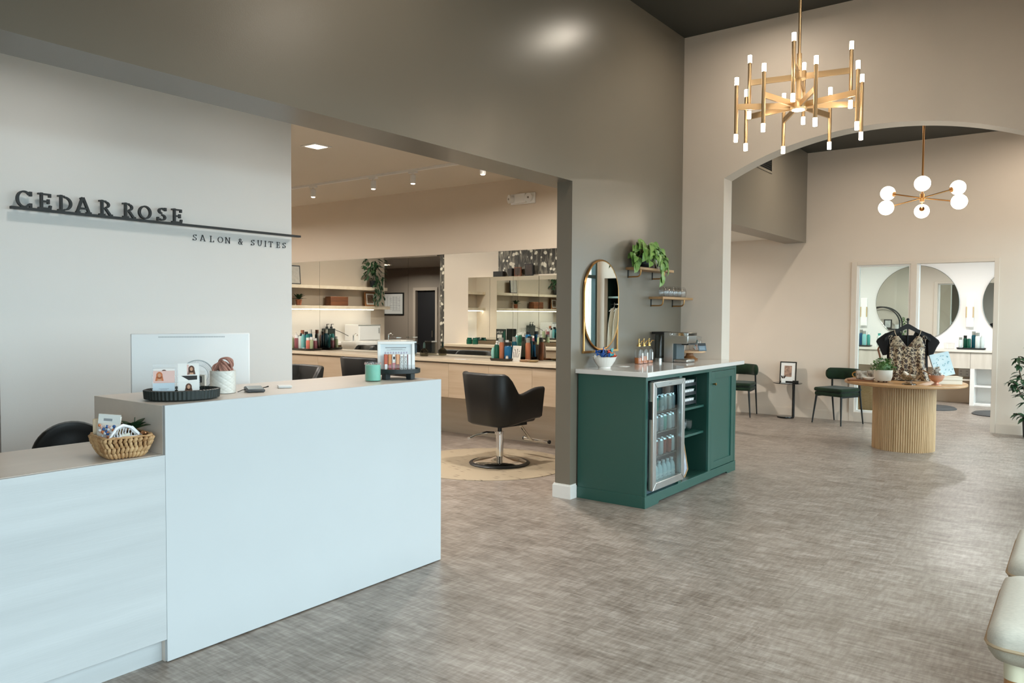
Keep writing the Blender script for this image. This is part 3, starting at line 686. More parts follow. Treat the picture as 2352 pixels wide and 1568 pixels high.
# mint candle
t = thing('candle_jar', 'mint green candle in a clear glass tumbler', 'candle', (2.985, 3.215, ZD))
m = MB(); m.lathe((0, 0, 0), [(.043, 0), (.045, .004), (.045, .107), (.0425, .107), (.0425, .095)], 36); m.build('glass', clear, t)
m = MB(); m.lathe((0, 0, .003), [(1e-5, 0), (.0425, 0), (.0425, .088), (1e-5, .088)], 36); m.build('wax', mat('mint_wax', '82CFB9', .45), t)
m = MB()
for k in range(9):
    a = 2*PI*k/9; m.tube([(.0462*math.cos(a+q*.1), .0462*math.sin(a+q*.1), .092+.012*abs(math.sin(q*1.05))) for q in range(4)], .0012, 5)
m.build('rim_lettering', mat('candle_print', 'D9B7AE', .4), t)
# round black riser
t = thing('round_riser', 'round black footed riser tray near the right end of the desk', 'riser', (3.19, 3.225, ZD), math.radians(-30))
m = MB(); m.lathe((0, 0, .034), [(1e-5, 0), (.128, 0), (.131, .003), (.131, .026), (.121, .026), (.121, .010), (1e-5, .010)], 56); m.build('tray', mat('riser_black', '22292B', .5), t)
for a in (.5, 2.1, 3.7, 5.3):
    m = MB(); m.cbox((.098*math.cos(a), .098*math.sin(a), .018), .036, .036, .036, a); m.build('leg', mat('riser_black', '22292B', .5), t, bevel=.002)
# leaning frame and the little boxes in front
fa = math.radians(-38)
Rf = Matrix.Translation((3.185, 3.232, ZD+.0445)) @ Matrix.Rotation(fa, 4, 'Z') @ Matrix.Rotation(-.12, 4, 'X')
t = thing('picture_frame', 'white framed price card leaning on the round black riser', 'picture frame', (0, 0, 0)); t.matrix_world = Rf
m = MB(); W2, Hh = .108, .172
for a, b, c, d in ((-W2, 0, W2, .016), (-W2, Hh-.016, W2, Hh), (-W2, .016, -W2+.016, Hh-.016), (W2-.016, .016, W2, Hh-.016)): m.box(a, -.008, b, c, .012, d)
m.build('frame', white, t, bevel=.0015)
MB().box(-W2+.015, .004, .015, W2-.015, .006, Hh-.015).build('print', mat('frame_card', 'D7E0E4', .3), t)
m = MB(); y = .0035
for z, x0, x1, h in ((.134, -.062, .06, .0045), (.127, -.03, .038, .002), (.122, -.055, .055, .002)): m.box(x0, y, z, x1, .0042, z+h)
m.k = 1
for k in range(9): m.box(-.066+k*.0155, y, .098+.002*(k % 3), -.058+k*.0155, .0042, .112)
m.k = 2
for k in range(9): m.box(-.068+k*.0155, y, .072, -.056+k*.0155, .0042, .092)
m.build('printed_lines', [ink, mat('print_lilac', 'B7B3C6', .6), mat('print_coral', 'D98C68', .6)], t, smooth=False)
boxes = [('C8562F', 'FFFFFF', 'narrow red orange lip gloss box, leftmost on the riser'), ('D98E55', 'B33A46', 'orange lip gloss box with a pink lower half, second from the left'), ('EBE2D6', 'C23B49', 'cream lip gloss box with a black and white picture'), ('E1A57A', '8C2E2A', 'peach lip gloss box with a cream label'), ('F2F1EE', '3A3A3A', 'white lip gloss box with upright dark letters, left of its twin'), ('F2F1EE', '3A3A3A', 'white lip gloss box with upright dark letters, right of its twin'), ('F4F4F4', '9A4A52', 'plain white lip gloss box with a maroon side edge'), ('F4F4F4', 'DADADF', 'plain white lip gloss box, rightmost on the riser')]
for k, (c1, c2, lb) in enumerate(boxes):
    o = thing('lip_gloss_box', lb, 'box', (0, 0, 0), 0, 'lip gloss boxes on the riser')
    o.matrix_world = Matrix.Translation((3.185, 3.232, ZD+.0445)) @ Matrix.Rotation(fa, 4, 'Z') @ Matrix.Translation((-.066+k*.0225, -.045 if k > 2 else -.04, 0)) @ Matrix.Rotation(.12, 4, 'Z')
    MB().box(-.009, -.009, 0, .009, .009, .099).build('carton', mat('carton_'+c1, c1, .4), o, bevel=.0006)
    m = MB(); yy = -.0094
    if k in (4, 5): text_mb(m, 'BLOKSTIX', .017, frame_T((-.0058, yy, .050), (0, 0, -1), (1, 0, 0)), .0002); m.build('lettering', darkink, o, smooth=False)
    elif k in (0, 1, 3): m.box(-.007, yy, .012, .007, -.0089, .042); m.build('label', mat('carton_'+c2, c2, .4), o, smooth=False)
    elif k == 2:
        m.box(-.0085, yy, .062, .0085, -.0089, .093); m.k = 1; m.box(-.004, yy-.0003, .07, .006, -.0089, .086); m.k = 2; m.box(-.0085, yy, .01, .0085, -.0089, .05); m.build('label', [white, darkink, mat('carton_'+c2, 'D07A7E', .4)], o, smooth=False)
    elif k == 6: m.box(-.0094, yy, .0, -.0085, .009, .098); m.build('edge_stripe', mat('carton_'+c2, c2, .4), o, smooth=False)
m = MB(); m.T = Matrix.Translation((3.185, 3.232, ZD+.0445)) @ Matrix.Rotation(fa, 4, 'Z')
for k in range(9): m.box(-.078+k*.0225, -.056, 0, -.0772+k*.0225, -.03, .035)
m.box(-.078, -.058, 0, .103, -.0565, .038); m.box(-.078, -.056, 0, .103, -.03, .0008)
solo(m, 'gloss_rack', clear, 'low clear acrylic rack that holds the lip gloss boxes', 'rack', smooth=False)
# ------------------------------------------------------------ basket on the low counter
ZL = .865
BX, BY, BR = 1.524, 3.115, math.radians(-9)
t = thing('woven_basket', 'brown woven water hyacinth basket at the right end of the low counter', 'basket', (BX, BY, ZL), BR)
def rrect(hx, hy, r, n=6):
    P = []
    for cx, cy, a0 in ((hx-r, hy-r, 0), (-hx+r, hy-r, 90), (-hx+r, -hy+r, 180), (hx-r, -hy+r, 270)):
        for i in range(n+1): a = math.radians(a0+90*i/n); P.append((cx+r*math.cos(a), cy+r*math.sin(a)))
    return P
def perim(P, k, n):      # resample closed polyline
    L = [math.dist(P[i], P[(i+1) % len(P)]) for i in range(len(P))]; T_ = sum(L); d = T_*k/n; i = 0
    while d > L[i]: d -= L[i]; i = (i+1) % len(L)
    a, b = P[i], P[(i+1) % len(P)]; u = d/L[i] if L[i] else 0; return (a[0]+(b[0]-a[0])*u, a[1]+(b[1]-a[1])*u)
hgt = .088
def bs(z): q = z/hgt; e = q**.6; return .058+.034*e, .066+.036*e
m = MB(); rows = []
for j in range(9):
    z = hgt*j/8; hx, hy = bs(z); rows.append([(x, y, z) for x, y in rrect(hx-.005, hy-.005, .025)])
m.grid(rows, True); rows = [[(x*.92, y*.92, zz) for x, y in rrect(*bs(zz), .025)] for zz in (.006, .05, hgt)]; m.grid(rows, True); m.lathe((0, 0, .004), [(1e-5, 0), (.055, 0)], 24)
m.build('lining', mat('basket_inside', '6B4526', .8), t)
strand = mat('water_hyacinth', 'CFAC7F', .6, col2='A0754A', vscale=30, stretch=(1, 1, .4))
m = MB(); NR, NC = 4, 40
for j in range(NR):
    for i in range(NC):
        z0 = hgt*j/NR; z1 = min(hgt, z0+hgt/NR*1.45); P0 = rrect(*bs(z0), .025); P1 = rrect(*bs(z1), .025); sg = .55 if j % 2 else -.55
        a = perim(P0, (i+.2*j) % NC, NC); b = perim(P1, (i+.2*j+sg) % NC, NC); q1 = [(a[n_]*.72+b[n_]*.28)*1.045 for n_ in (0, 1)]; q2 = [(a[n_]*.30+b[n_]*.70)*1.06 for n_ in (0, 1)]
        wv = rnd.uniform(-.001, .0014); m.tube([(a[0], a[1], z0), (q1[0], q1[1], z0*.72+z1*.28), (q2[0], q2[1], z0*.3+z1*.7), (b[0], b[1], z1)], [.0022, .0070+wv, .0068+wv, .0018], 8)
m.build('weave', strand, t, ang=75)
m = MB(); P = rrect(*bs(hgt), .028); n = 60
m.tube([perim(P, k, n)+(hgt+.001*math.sin(k*2.1),) for k in range(n)], [.0052+.0016*math.sin(k*1.7) for k in range(n)], 6, True); m.build('rim', strand, t, ang=75)
RB = Matrix.Translation((BX, BY, ZL)) @ Matrix.Rotation(BR, 4, 'Z')
def inb(name, lb, cat, mx): 
    o = thing(name, lb, cat, (0, 0, 0)); o.matrix_world = RB @ mx; return o
o = inb('snack_bag', 'paper bag of blue and orange candies standing at the back left of the basket', 'bag', Matrix.Translation((-.045, .032, .036)) @ Matrix.Rotation(-.55, 4, 'Z') @ Matrix.Rotation(.1, 4, 'Y'))
m = MB(); rows = []
for j in range(9):
    z = .128*j/8; th_ = .018*(1-.9*(j/8)**2); rows.append([(.042*math.cos(a)*(1+.05*math.sin(3*a+j)), th_*math.sin(a), z) for a in [2*PI*i/20 for i in range(20)]])
m.grid(rows, True); m.build('bag_film', mat('bag_paper', 'DDD6CC', .4), o)
m = MB(); m.box(-.040, -.0075, .098, .040, .006, .134); m.k = 1; m.box(-.020, -.0078, .108, .012, -.0074, .118); m.build('paper_header', [mat('bag_header', 'D9DAD6', .5), ink], o, smooth=False)
m = MB()
for k in range(46):
    m.k = k % 4; a = rnd.uniform(-.9, .9); z = rnd.uniform(.03, .09); m.ball((.038*a, -.019*math.sqrt(1-a*a)*(1-.5*(z/.13)**2)-.002, z), rnd.uniform(.004, .007), 8, 6)
cd_ = m.build('candies', [mat('candy_blue', '2F5F9E', .3), mat('candy_white', 'E9EDF2', .3), mat('candy_orange', 'D2804F', .3), mat('candy_pink', 'D8AFA4', .3)], o); cd_['kind'] = 'stuff'
o = inb('snack_bag', 'plain kraft edged bag tucked behind the candy bag in the basket', 'bag', Matrix.Translation((-.058, .062, .036)) @ Matrix.Rotation(-.6, 4, 'Z'))
m = MB(); m.box(-.03, -.006, 0, .03, .006, .115); m.build('bag_body', mat('bag_tan', 'D8C3A6', .6), o, bevel=.004)
o = inb('claw_clip', 'large white triangular claw clip lying across the front of the basket', 'hair clip', Matrix.Translation((-.005, -.068, .072)) @ Matrix.Rotation(.12, 4, 'Z') @ Matrix.Rotation(-.35, 4, 'X'))
m = MB()
pts = [(-.062, 0, .012), (-.028, 0, .052), (.0, 0, .062), (.028, 0, .052), (.062, 0, .012)]
m.tube(pts, [.004, .006, .0065, .006, .004], 8); m.tube([(-.062, 0, .012), (0, .004, .014), (.062, 0, .012)], .005, 8); m.build('clip_frame', mat('clip_white', 'EFEFF1', .25), o)
m = MB()
for k in range(-4, 5): m.tube([(k*.011, .0, .05-.0011*k*k), (k*.011, .016, .035-.001*k*k), (k*.011, .012, .014)], .0022, 6)
m.build('teeth', mat('clip_white', 'EFEFF1', .25), o)
o = inb('claw_clip', 'small white claw clip perched behind the triangular one in the basket', 'hair clip', Matrix.Translation((.0, .0, .085)) @ Matrix.Rotation(.25, 4, 'Z') @ Matrix.Rotation(-.25, 4, 'Y'))
m = MB(); m.box(-.022, -.004, 0, -.016, .004, .03); m.box(.016, -.004, 0, .022, .004, .03); m.box(-.022, -.004, .024, .022, .004, .032); m.box(-.022, -.004, .0, .022, .004, .006); m.build('clip_frame', mat('clip_white', 'EFEFF1', .25), o, bevel=.002)
m = MB()
for k in range(4): m.box(-.011+k*.006, -.006, .006, -.008+k*.006, .006, .024)
m.build('teeth', brass, o)
o = inb('paper_tag', 'white paper tag standing tilted at the right of the basket', 'tag', Matrix.Translation((.052, -.035, .088)) @ Matrix.Rotation(.2, 4, 'Z') @ Matrix.Rotation(-.75, 4, 'Y'))
m = MB(); m.prism([(-.009, -.005), (.009, -.005), (.009, .042), (-.009, .042)], 'y', 0, .0012); m.k = 1; m.prism([(.0015*math.cos(a), .0005+.0015*math.sin(a)) for a in [2*PI*i/10 for i in range(10)]], 'y', -.0003, .0); m.build('card', [paper, ink], o, smooth=False)
o = inb('leaf_sprig', 'dark green faux leaf sprig at the back right of the basket', 'plant', Matrix.Translation((.055, .03, .088)))
m = MB()
for k in range(12):
    a = k*2.4; m.leaf((.004*math.cos(a), .004*math.sin(a), .01), (math.cos(a), math.sin(a), .75+.3*math.sin(k)), (0, 0, 1), .055+.006*(k % 3), .042, .15)
m.build('leaves', leafd, o)
m = MB(); m.tube([(0, 0, -.05), (.002, 0, .01), (.008, .004, .06)], .0018, 6); m.build('stem', leafd, o)
o = inb('hair_coil', 'bronze coiled hair tie at the right edge of the basket', 'hair tie', Matrix.Translation((.075, -.035, .078)))
m = MB(); m.torus((0, 0, .006), .013, .0042, 22, 8, (.4, -.7, .5)); m.torus((.002, .004, .0), .011, .004, 22, 8, (.2, -.8, .4)); m.build('coil', mat('bronze_coil', 'B9825A', .25, metal=.6), o)
o = inb('hair_coil', 'silver coiled hair tie beside the paper tag in the basket', 'hair tie', Matrix.Translation((.045, -.06, .074)))
m = MB(); m.torus((0, 0, .006), .013, .004, 22, 8, (-.3, -.7, .5)); m.build('coil', mat('silver_coil', 'C9C6C2', .25, metal=.7), o)
o = inb('packet', 'small striped packet showing through the triangular clip', 'packet', Matrix.Translation((.005, -.045, .055)) @ Matrix.Rotation(-.2, 4, 'Y'))
m = MB(); m.box(-.02, -.004, 0, .02, .004, .04); m.k = 1; m.box(-.045, -.002, 0, -.022, .004, .03); m.k = 2
for k in range(3): m.box(-.018, -.0045, .008+k*.01, .018, -.004, .011+k*.01)
m.build('wrapper', [mat('packet_cream', 'D6D4C4', .4), mat('packet_green', '2E6B52', .4), mat('packet_line', 'A9B69A', .5)], o, smooth=False)

# ------------------------------------------------------------ green coffee cabinet
CX0, CX1, CYF, CYB = 5.128, 6.962, 2.60, 3.19
t = thing('coffee_cabinet', 'dark green shaker coffee station cabinet against the grey wall', 'cabinet', (6.05, 2.9, 0))
def P(name, mb, mt=green, par=None, **k): return mb.build(name, mt, par or t, w=True, **k)
m = MB(); m.box(CX0+.006, CYF+.02, .005, CX0+.026, CYB, .985); P('side_panel', m)
m = MB(); m.box(CX1-.02, CYF+.02, .005, CX1, CYB, .985); P('side_panel', m)
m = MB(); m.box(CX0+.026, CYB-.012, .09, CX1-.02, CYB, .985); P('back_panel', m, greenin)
m = MB()
for a, b, c, d in ((CX0+.006, .09, 5.165, .985), (5.719, .09, 5.768, .955), (6.322, .09, 6.378, .955), (6.93, .09, CX1, .985), (5.165, .955, 6.93, .985)): m.box(a, CYF, b, c, CYF+.02, d)
P('face_frame', m, bevel=.001)
m = MB(); m.prism([(CX0, 0), (CX0, .09), (CX1+.004, .09), (CX1+.004, 0), (6.775, 0), (6.752, .019), (5.372, .019), (5.35, 0)], 'y', CYF-.004, CYF+.018); m.box(CX0, CYF+.018, 0, CX0+.022, CYB, .09)
P('plinth', m, bevel=.0015)
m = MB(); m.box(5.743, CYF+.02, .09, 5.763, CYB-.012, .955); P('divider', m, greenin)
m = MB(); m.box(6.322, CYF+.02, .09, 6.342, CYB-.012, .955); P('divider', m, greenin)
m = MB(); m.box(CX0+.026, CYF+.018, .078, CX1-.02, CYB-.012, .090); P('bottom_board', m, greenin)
for z in (.652, .426):
    m = MB(); m.box(5.763, CYF+.045, z, 6.322, CYB-.012, z+.019); P('shelf', m, bevel=.001)
m = MB(); fx0, fx1, z0, z1 = 6.382, 6.926, .094, .952
for a, b, c, d in ((fx0, z0, fx0+.072, z1), (fx1-.072, z0, fx1, z1), (fx0+.072, z0, fx1-.072, z0+.06), (fx0+.072, z1-.062, fx1-.072, z1)): m.box(a, CYF+.001, b, c, CYF+.02, d)
m.box(fx0+.07, CYF+.011, z0+.058, fx1-.07, CYF+.017, z1-.06)
dr = P('door', m, bevel=.001)
m = MB(); m.cyl((6.41, CYF, .846), (6.41, CYF-.022, .846), .006, n=10); m.box(6.40, CYF-.032, .836, 6.42, CYF-.02, .856); P('knob', m, mat('antique_brass', '8C6B3E', .3, metal=1), dr, bevel=.002)
# quartz worktop
m = MB(); m.prism([(5.108, 2.574), (7.104, 2.574), (7.104, 2.766), (7.056, 2.766), (7.056, GY-.001), (5.108, GY-.001)], 'z', .985, 1.021)
solo(m, 'quartz_worktop', quartz, 'white quartz worktop on the green coffee cabinet', 'worktop', bevel=.004)
ZC = 1.021
# mini fridge
t = thing('mini_fridge', 'mini fridge with a steel framed glass door built into the green cabinet', 'fridge', (5.45, 2.8, .09))
x0, x1, z0, z1, yd = 5.180, 5.738, .128, .945, 2.558
m = MB(); m.box(5.205, 2.625, .092, 5.225, 3.1, .93); m.box(5.695, 2.625, .092, 5.715, 3.1, .93); m.box(5.225, 3.08, .092, 5.695, 3.1, .93); m.box(5.225, 2.625, .91, 5.695, 3.08, .93); m.box(5.225, 2.625, .092, 5.695, 3.08, .13)
m.build('cabinet_body', mat('fridge_inside', '39505C', .4), t, w=True)
m = MB(); m.box(5.21, 2.60, .93, 5.71, 2.9, .948); m.build('hinge_cover', black, t, w=True)
m = MB(); b = .055
for (q0, q1, r0, r1) in (((x0, z0), (x1, z0), (x1-b, z0+b), (x0+b, z0+b)), ((x1, z0), (x1, z1), (x1-b, z1-.045), (x1-b, z0+b)), ((x1, z1), (x0, z1), (x0+b, z1-.045), (x1-b, z1-.045)), ((x0, z1), (x0, z0), (x0+b, z0+b), (x0+b, z1-.045))):
    m.prism([q0, q1, r0, r1], 'y', yd, yd+.045)
dr = m.build('door_frame', steel, t, w=True, bevel=.004)
m = MB(); m.box(x0+b-.004, yd+.012, z0+b-.004, x1-b+.004, yd+.016, z1-.041); m.build('door_glass', glass('fridge_glass', 'E6F0F2', 1.3, .95), dr, w=True, smooth=False)
m = MB(); m.box(x0-.001, yd+.012, .665, x0+.004, yd+.036, .80); m.build('handle_recess', black, dr, w=True)
m = MB(); 
for k in range(3): m.box(5.44+k*.016, yd-.001, .918, 5.45+k*.016, yd, .924)
m.build('controls', ink, dr, w=True, smooth=False)
zs = (.135, .36, .545, .70)
for z in zs[1:]:
    m = MB()
    for k in range(12): m.cyl((5.235+k*.041, 2.60, z), (5.235+k*.041, 3.07, z), .0018, n=6)
    for yy in (2.60, 3.07): m.cyl((5.226, yy, z), (5.694, yy, z), .003, n=6)
    m.build('wire_shelf', chrome, t, w=True)
m = MB(); m.box(5.24, 3.05, .86, 5.68, 3.075, .875); m.build('interior_lamp', lamp_mat('fridge_lamp', 'DDF0FF', 14), t, w=True)
# cans
def can(label, x, y, z, body, r=.0265, h=.122, group=None):
    t = thing('drink_can', label, 'can', (x, y, z), 0, group)
    m = MB(); m.lathe((0, 0, 0), [(r*.72, 0), (r*.8, .003), (r, .011), (r, h-.014)], 20); m.build('can_body', body, t)
    m = MB(); m.lathe((0, 0, 0), [(r, h-.014), (r*.84, h-.002), (r*.84, h), (r*.76, h), (r*.74, h-.004), (1e-5, h-.004)], 20); m.build('lid', chrome, t)
    return t
cg = [('can_green', '2C8E6B'), ('can_teal', '6FBFB2'), ('can_white', 'D8DCD8'), ('can_red', 'A8503F'), ('can_silver', 'B9BEC0')]
def cm(i): return mat(cg[i][0], cg[i][1], .3, metal=.4)
rowspec = [(zs[3], 'top', [0, 1, 2, 2, 2, 4]), (zs[2], 'second', [3, 4, 4, 1, 2, 4]), (zs[1], 'third', [4, 3, 2, 3, 3, 2])]
cn = {0: 'green', 1: 'teal', 2: 'white', 3: 'red', 4: 'silver'}
for z, nm, cols in rowspec:
    for k, ci in enumerate(cols): can('%s drink can on the %s fridge shelf, %s from the left' % (cn[ci], nm, ORD[k]), 5.30+k*.074, 2.634+.008*(k % 2), z+.003, cm(ci), group='cans in the mini fridge')
for k in range(6):
    t = thing('water_bottle', 'clear water bottle at the bottom of the fridge, %s from the left' % ORD[k], 'bottle', (5.295+k*.075, 2.64, .131), 0, 'water bottles in the mini fridge')
    m = MB(); m.lathe((0, 0, 0), [(.026, 0), (.031, .006), (.031, .11), (.024, .14), (.013, .155), (.013, .168)], 18); m.build('bottle_body', mat('water_bottle_plastic', 'C9DAD8', .15, trans=0), t)
    m = MB(); m.lathe((0, 0, .168), [(.0145, -.004), (.0145, .01), (1e-5, .01)], 14); m.build('cap', white, t)
    m = MB(); m.lathe((0, 0, 0), [(.0314, .04), (.0314, .085)], 18); m.k = 1
    m.box(-.012, -.0322, .066, .012, -.0314, .071); m.build('label', [mat('bottle_label', 'E2E6E0', .5), ink], t)
# open shelves: coffee pods rack, bowls, leaning picture
t = thing('pod_drawer_rack', 'black wire rack with three pod drawers on the top green shelf', 'rack', (6.12, 2.86, .671))
m = MB()
for x in (5.97, 6.28):
    for y in (2.70, 2.98): m.cyl((x, y, .671), (x, y, .905), .004, n=8)
for z in (.682, .76, .838, .905): 
    for x in (5.97, 6.28): m.cyl((x, 2.70, z), (x, 2.98, z), .003, n=6)
    m.cyl((5.97, 2.98, z), (6.28, 2.98, z), .003, n=6)
m.build('wire_frame', matblack, t, w=True)
for z in (.685, .763, .841):
    m = MB(); m.box(5.98, 2.70, z, 6.27, 2.97, z+.004); m.box(5.98, 2.695, z, 6.27, 2.702, z+.028); m.build('drawer', mat('pod_drawer', '24282A', .4), t, w=True)
for j, (z, nm) in enumerate(((.842, 'top'), (.764, 'middle'), (.686, 'bottom'))):
    for k in range(6):
        o = thing('coffee_pod', 'white coffee pod in the %s pod drawer, %s from the left' % (nm, ORD[k]), 'coffee pod', (6.0+k*.05, 2.73, z+.004), 0, 'coffee pods in the rack')
        m = MB(); m.lathe((0, 0, 0), [(.0165, 0), (.0215, .038), (.0245, .04), (.0245, .042), (1e-5, .0425)], 18); m.build('cup', white, o)
for x, y, r, lb in ((6.20, 2.75, .052, 'clear glass bowl at the front of the middle green shelf'), (6.06, 2.82, .055, 'clear glass bowl half hidden by the fridge door on the middle green shelf')):
    m = MB(); m.lathe((x, y, .4455), [(r*.4, 0), (r*.8, .012), (r, .045), (r*.98, .095), (r*.95, .095), (r*.96, .046), (r*.75, .016), (1e-5, .008)], 30); solo(m, 'glass_bowl', clear, lb, 'bowl')
t = thing('leaning_picture', 'oak framed picture leaning in the bottom opening of the green cabinet', 'picture', (5.86, 2.70, .0905))
t.matrix_world = Matrix.Translation((6.0, 2.67, .0905)) @ Matrix.Rotation(math.radians(14), 4, 'Z') @ Matrix.Rotation(math.radians(-15), 4, 'Y') @ Matrix.Rotation(math.radians(-6), 4, 'X')
m = MB()
for a, b, c, d in ((-.14, 0, .14, .014), (-.14, .276, .14, .29), (-.14, .014, -.126, .276), (.126, .014, .14, .276)): m.box(a, -.006, b, c, .012, d)
m.build('frame', shelfwood, t, bevel=.001)
MB().box(-.127, .0, .013, .127, .004, .277).build('print', mat('abstract_print', '8C93A6', .5, col2='C9CDD6', vscale=16, detail=6), t)

# ------------------------------------------------------------ on the worktop
t = thing('candy_bowl', 'white fluted ceramic bowl of sweets under the gold mirror', 'bowl', (5.35, 3.08, ZC))
m = MB(); m.lathe((0, 0, 0), [(.05, 0), (.048, .008), (.06, .02), (.085, .06), (.094, .085), (.099, .088), (.095, .09), (.088, .084), (.075, .05), (1e-5, .022)], 72, fn=24, flute=.012); m.build('bowl_body', ceramic, t)
candy = [('candy_royal', '23509A'), ('candy_tang', 'E0782F'), ('candy_tealw', '3B9DA6'), ('candy_whitew', 'E6E4E2'), ('candy_redw', 'C8402F'), ('candy_navy', '1D2E52'), ('candy_greyw', 'B9B5AF')]
cnm = ['blue', 'orange', 'teal', 'white', 'red', 'navy', 'grey']
spots = [(-.055, -.02, .10, 0), (-.03, -.045, .10, 5), (-.005, -.05, .10, 2), (.03, -.04, .105, 1), (.055, -.02, .10, 3), (.03, .01, .125, 1), (.0, .0, .13, 3), (-.04, .015, .125, 0), (.06, .02, .115, 2), (-.065, .01, .085, 6), (.045, -.055, .085, 4), (.015, -.03, .125, 4), (-.02, -.02, .125, 5), (.07, -.005, .10, 1)]
for k, (dx, dy, dz, ci) in enumerate(spots):
    m = MB(); R_ = Matrix.Rotation(rnd.uniform(0, 6), 4, 'Z') @ Matrix.Rotation(rnd.uniform(-.8, .8), 4, 'X'); m.T = Matrix.Translation((5.35+dx, 3.08+dy, ZC+dz+.006)) @ R_
    big = 1.3 if k in (0, 8) else 1
    m.ball((0, 0, 0), .021*big, 10, 7, (1.1, .75, .7)); 
    for s_ in (-1, 1): m.prism([(s_*.014*big, -.003), (s_*.042*big, -.018), (s_*.042*big, .018), (s_*.014*big, .003)], 'y', -.001, .001)
    solo(m, 'wrapped_sweet', mat(*candy[ci], .25), '%s wrapped sweet in the white bowl, %s' % (cnm[ci], ['far left top', 'front left', 'front centre left', 'front right of centre', 'right side', 'upper right', 'at the very top', 'back left', 'back right', 'leftmost at the rim', 'lowest at the front right', 'top centre front', 'upper left of centre', 'rightmost at the rim'][k]), 'sweet', 'wrapped sweets in the bowl')
m = MB(); m.T = Matrix.Translation((5.30, 3.06, ZC+.10)); m.prism([(-.03, -.01), (.0, .07), (.012, .0)], 'y', -.003, .003); solo(m, 'wrapped_sweet', mat('candy_royal', '23509A', .25), 'tall pointed blue wrapper rising from the left of the bowl', 'sweet')
m = MB(); m.T = Matrix.Translation((5.43, 3.06, ZC+.10)); m.prism([(-.02, 0), (.02, 0), (.012, .03), (.025, .055), (-.02, .05), (-.008, .028)], 'y', -.004, .004); solo(m, 'wrapped_sweet', mat('candy_tealw', '3B9DA6', .25), 'twisted teal wrapper rising from the right of the bowl', 'sweet')
m = MB(); m.cbox((5.58, 3.02, ZC+.001), .10, .06, .001, .2); m.cbox((5.60, 3.05, ZC+.002), .10, .06, .001, -.1); solo(m, 'paper_slip', paper, 'white paper slips lying on the worktop right of the sweets bowl', 'paper', smooth=False)
for k, (x, y, lv, lb) in enumerate(((5.985, 3.105, .5, 'amber syrup pump bottle, left of the three on the worktop'), (6.085, 3.11, .62, 'amber syrup pump bottle, middle of the three on the worktop'), (6.195, 3.115, .2, 'nearly empty syrup pump bottle beside the coffee machine'))):
    t = thing('syrup_bottle', lb, 'bottle', (x, y, ZC), math.radians(-20), 'syrup pump bottles')
    m = MB(); m.lathe((0, 0, 0), [(.036, 0), (.039, .004), (.039, .105), (.034, .125), (.018, .138), (.015, .142), (.015, .152)], 28); m.build('glass_bottle', clear, t)
    m = MB(); m.lathe((0, 0, .003), [(1e-5, 0), (.0365, 0), (.0365, .1*lv), (1e-5, .1*lv)], 24); m.build('syrup', mat('amber_syrup', 'B9682C', .2), t)
    m = MB(); m.lathe((0, 0, .150), [(.018, 0), (.018, .014), (.009, .016), (.009, .03), (.0045, .032), (.0045, .062), (.011, .064), (.011, .067), (1e-5, .067)], 18); m.tube([(0, 0, .166), (.018, -.003, .176), (.022, -.004, .19), (.035, -.006, .199), (.052, -.01, .197)], .004, 8); m.build('pump', mat('pump_gold', 'CDA869', .25, metal=1), t)
    m = MB(); rows = [[(.0395*math.cos(a), .0395*math.sin(a), z) for a in [-1.5+.85*i/8 for i in range(9)]] for z in (.03, .095)]; m.grid(rows); m.build('label', paper, t)
# coffee machine, side on
mx, my = 6.38, 2.99
t = thing('coffee_machine', 'steel single serve coffee machine with a tall clear water tank', 'coffee machine', (mx+.1, my, ZC))
m = MB(); prof = [(.07, 0), (-.02, 0), (-.02, .168), (-.155, .168), (-.165, .20), (-.165, .27), (.07, .27)]
m.prism([(my+a, ZC+b) for a, b in prof], 'x', mx, mx+.19); m.build('housing', steel, t, w=True, bevel=.006)
m = MB(); m.box(mx+.01, my-.155, ZC, mx+.18, my-.02, ZC+.03); m.build('drip_tray', steel, t, w=True, bevel=.01)
m = MB(); m.box(mx+.012, my-.05, ZC+.03, mx+.178, my-.02, ZC+.167); m.build('front_plate', mat('machine_slate', '4A5A60', .35), t, w=True)
m = MB(); m.box(mx-.004, my-.166, ZC+.236, mx+.194, my-.0, ZC+.268); m.cyl((mx-.01, my-.0, ZC+.252), (mx+.2, my-.0, ZC+.252), .016, n=20); m.build('lift_handle', chrome, t, w=True, bevel=.004)
m = MB(); m.box(mx+.01, my-.164, ZC+.158, mx+.18, my-.1, ZC+.169); m.build('brew_head', black, t, w=True)
m = MB(); m.box(mx+.01, my+.07, ZC+.03, mx+.18, my+.072, ZC+.25)
rows = [[(mx+.095+.085*math.cos(a)*q, my+.134+.058*math.sin(a)*q, ZC+z) for a in [2*PI*i/28 for i in range(28)]] for z, q in ((.03, 1), (.235, 1), (.25, .93))]; m.grid(rows, True); m.build('water_tank', glass('tank_acrylic', 'B9BDBB', .8, .75), t, w=True)
m = MB(); rows = [[(mx+.095+.087*math.cos(a), my+.134+.06*math.sin(a), ZC+z) for a in [2*PI*i/28 for i in range(28)]] for z in (0, .03)]; V_ = m.grid(rows, True); m.f(V_[1]); m.build('tank_base', steel, t, w=True)
m = MB(); m.box(mx+.005, my+.075, ZC+.25, mx+.185, my+.195, ZC+.272); m.build('tank_lid', black, t, w=True, bevel=.003)
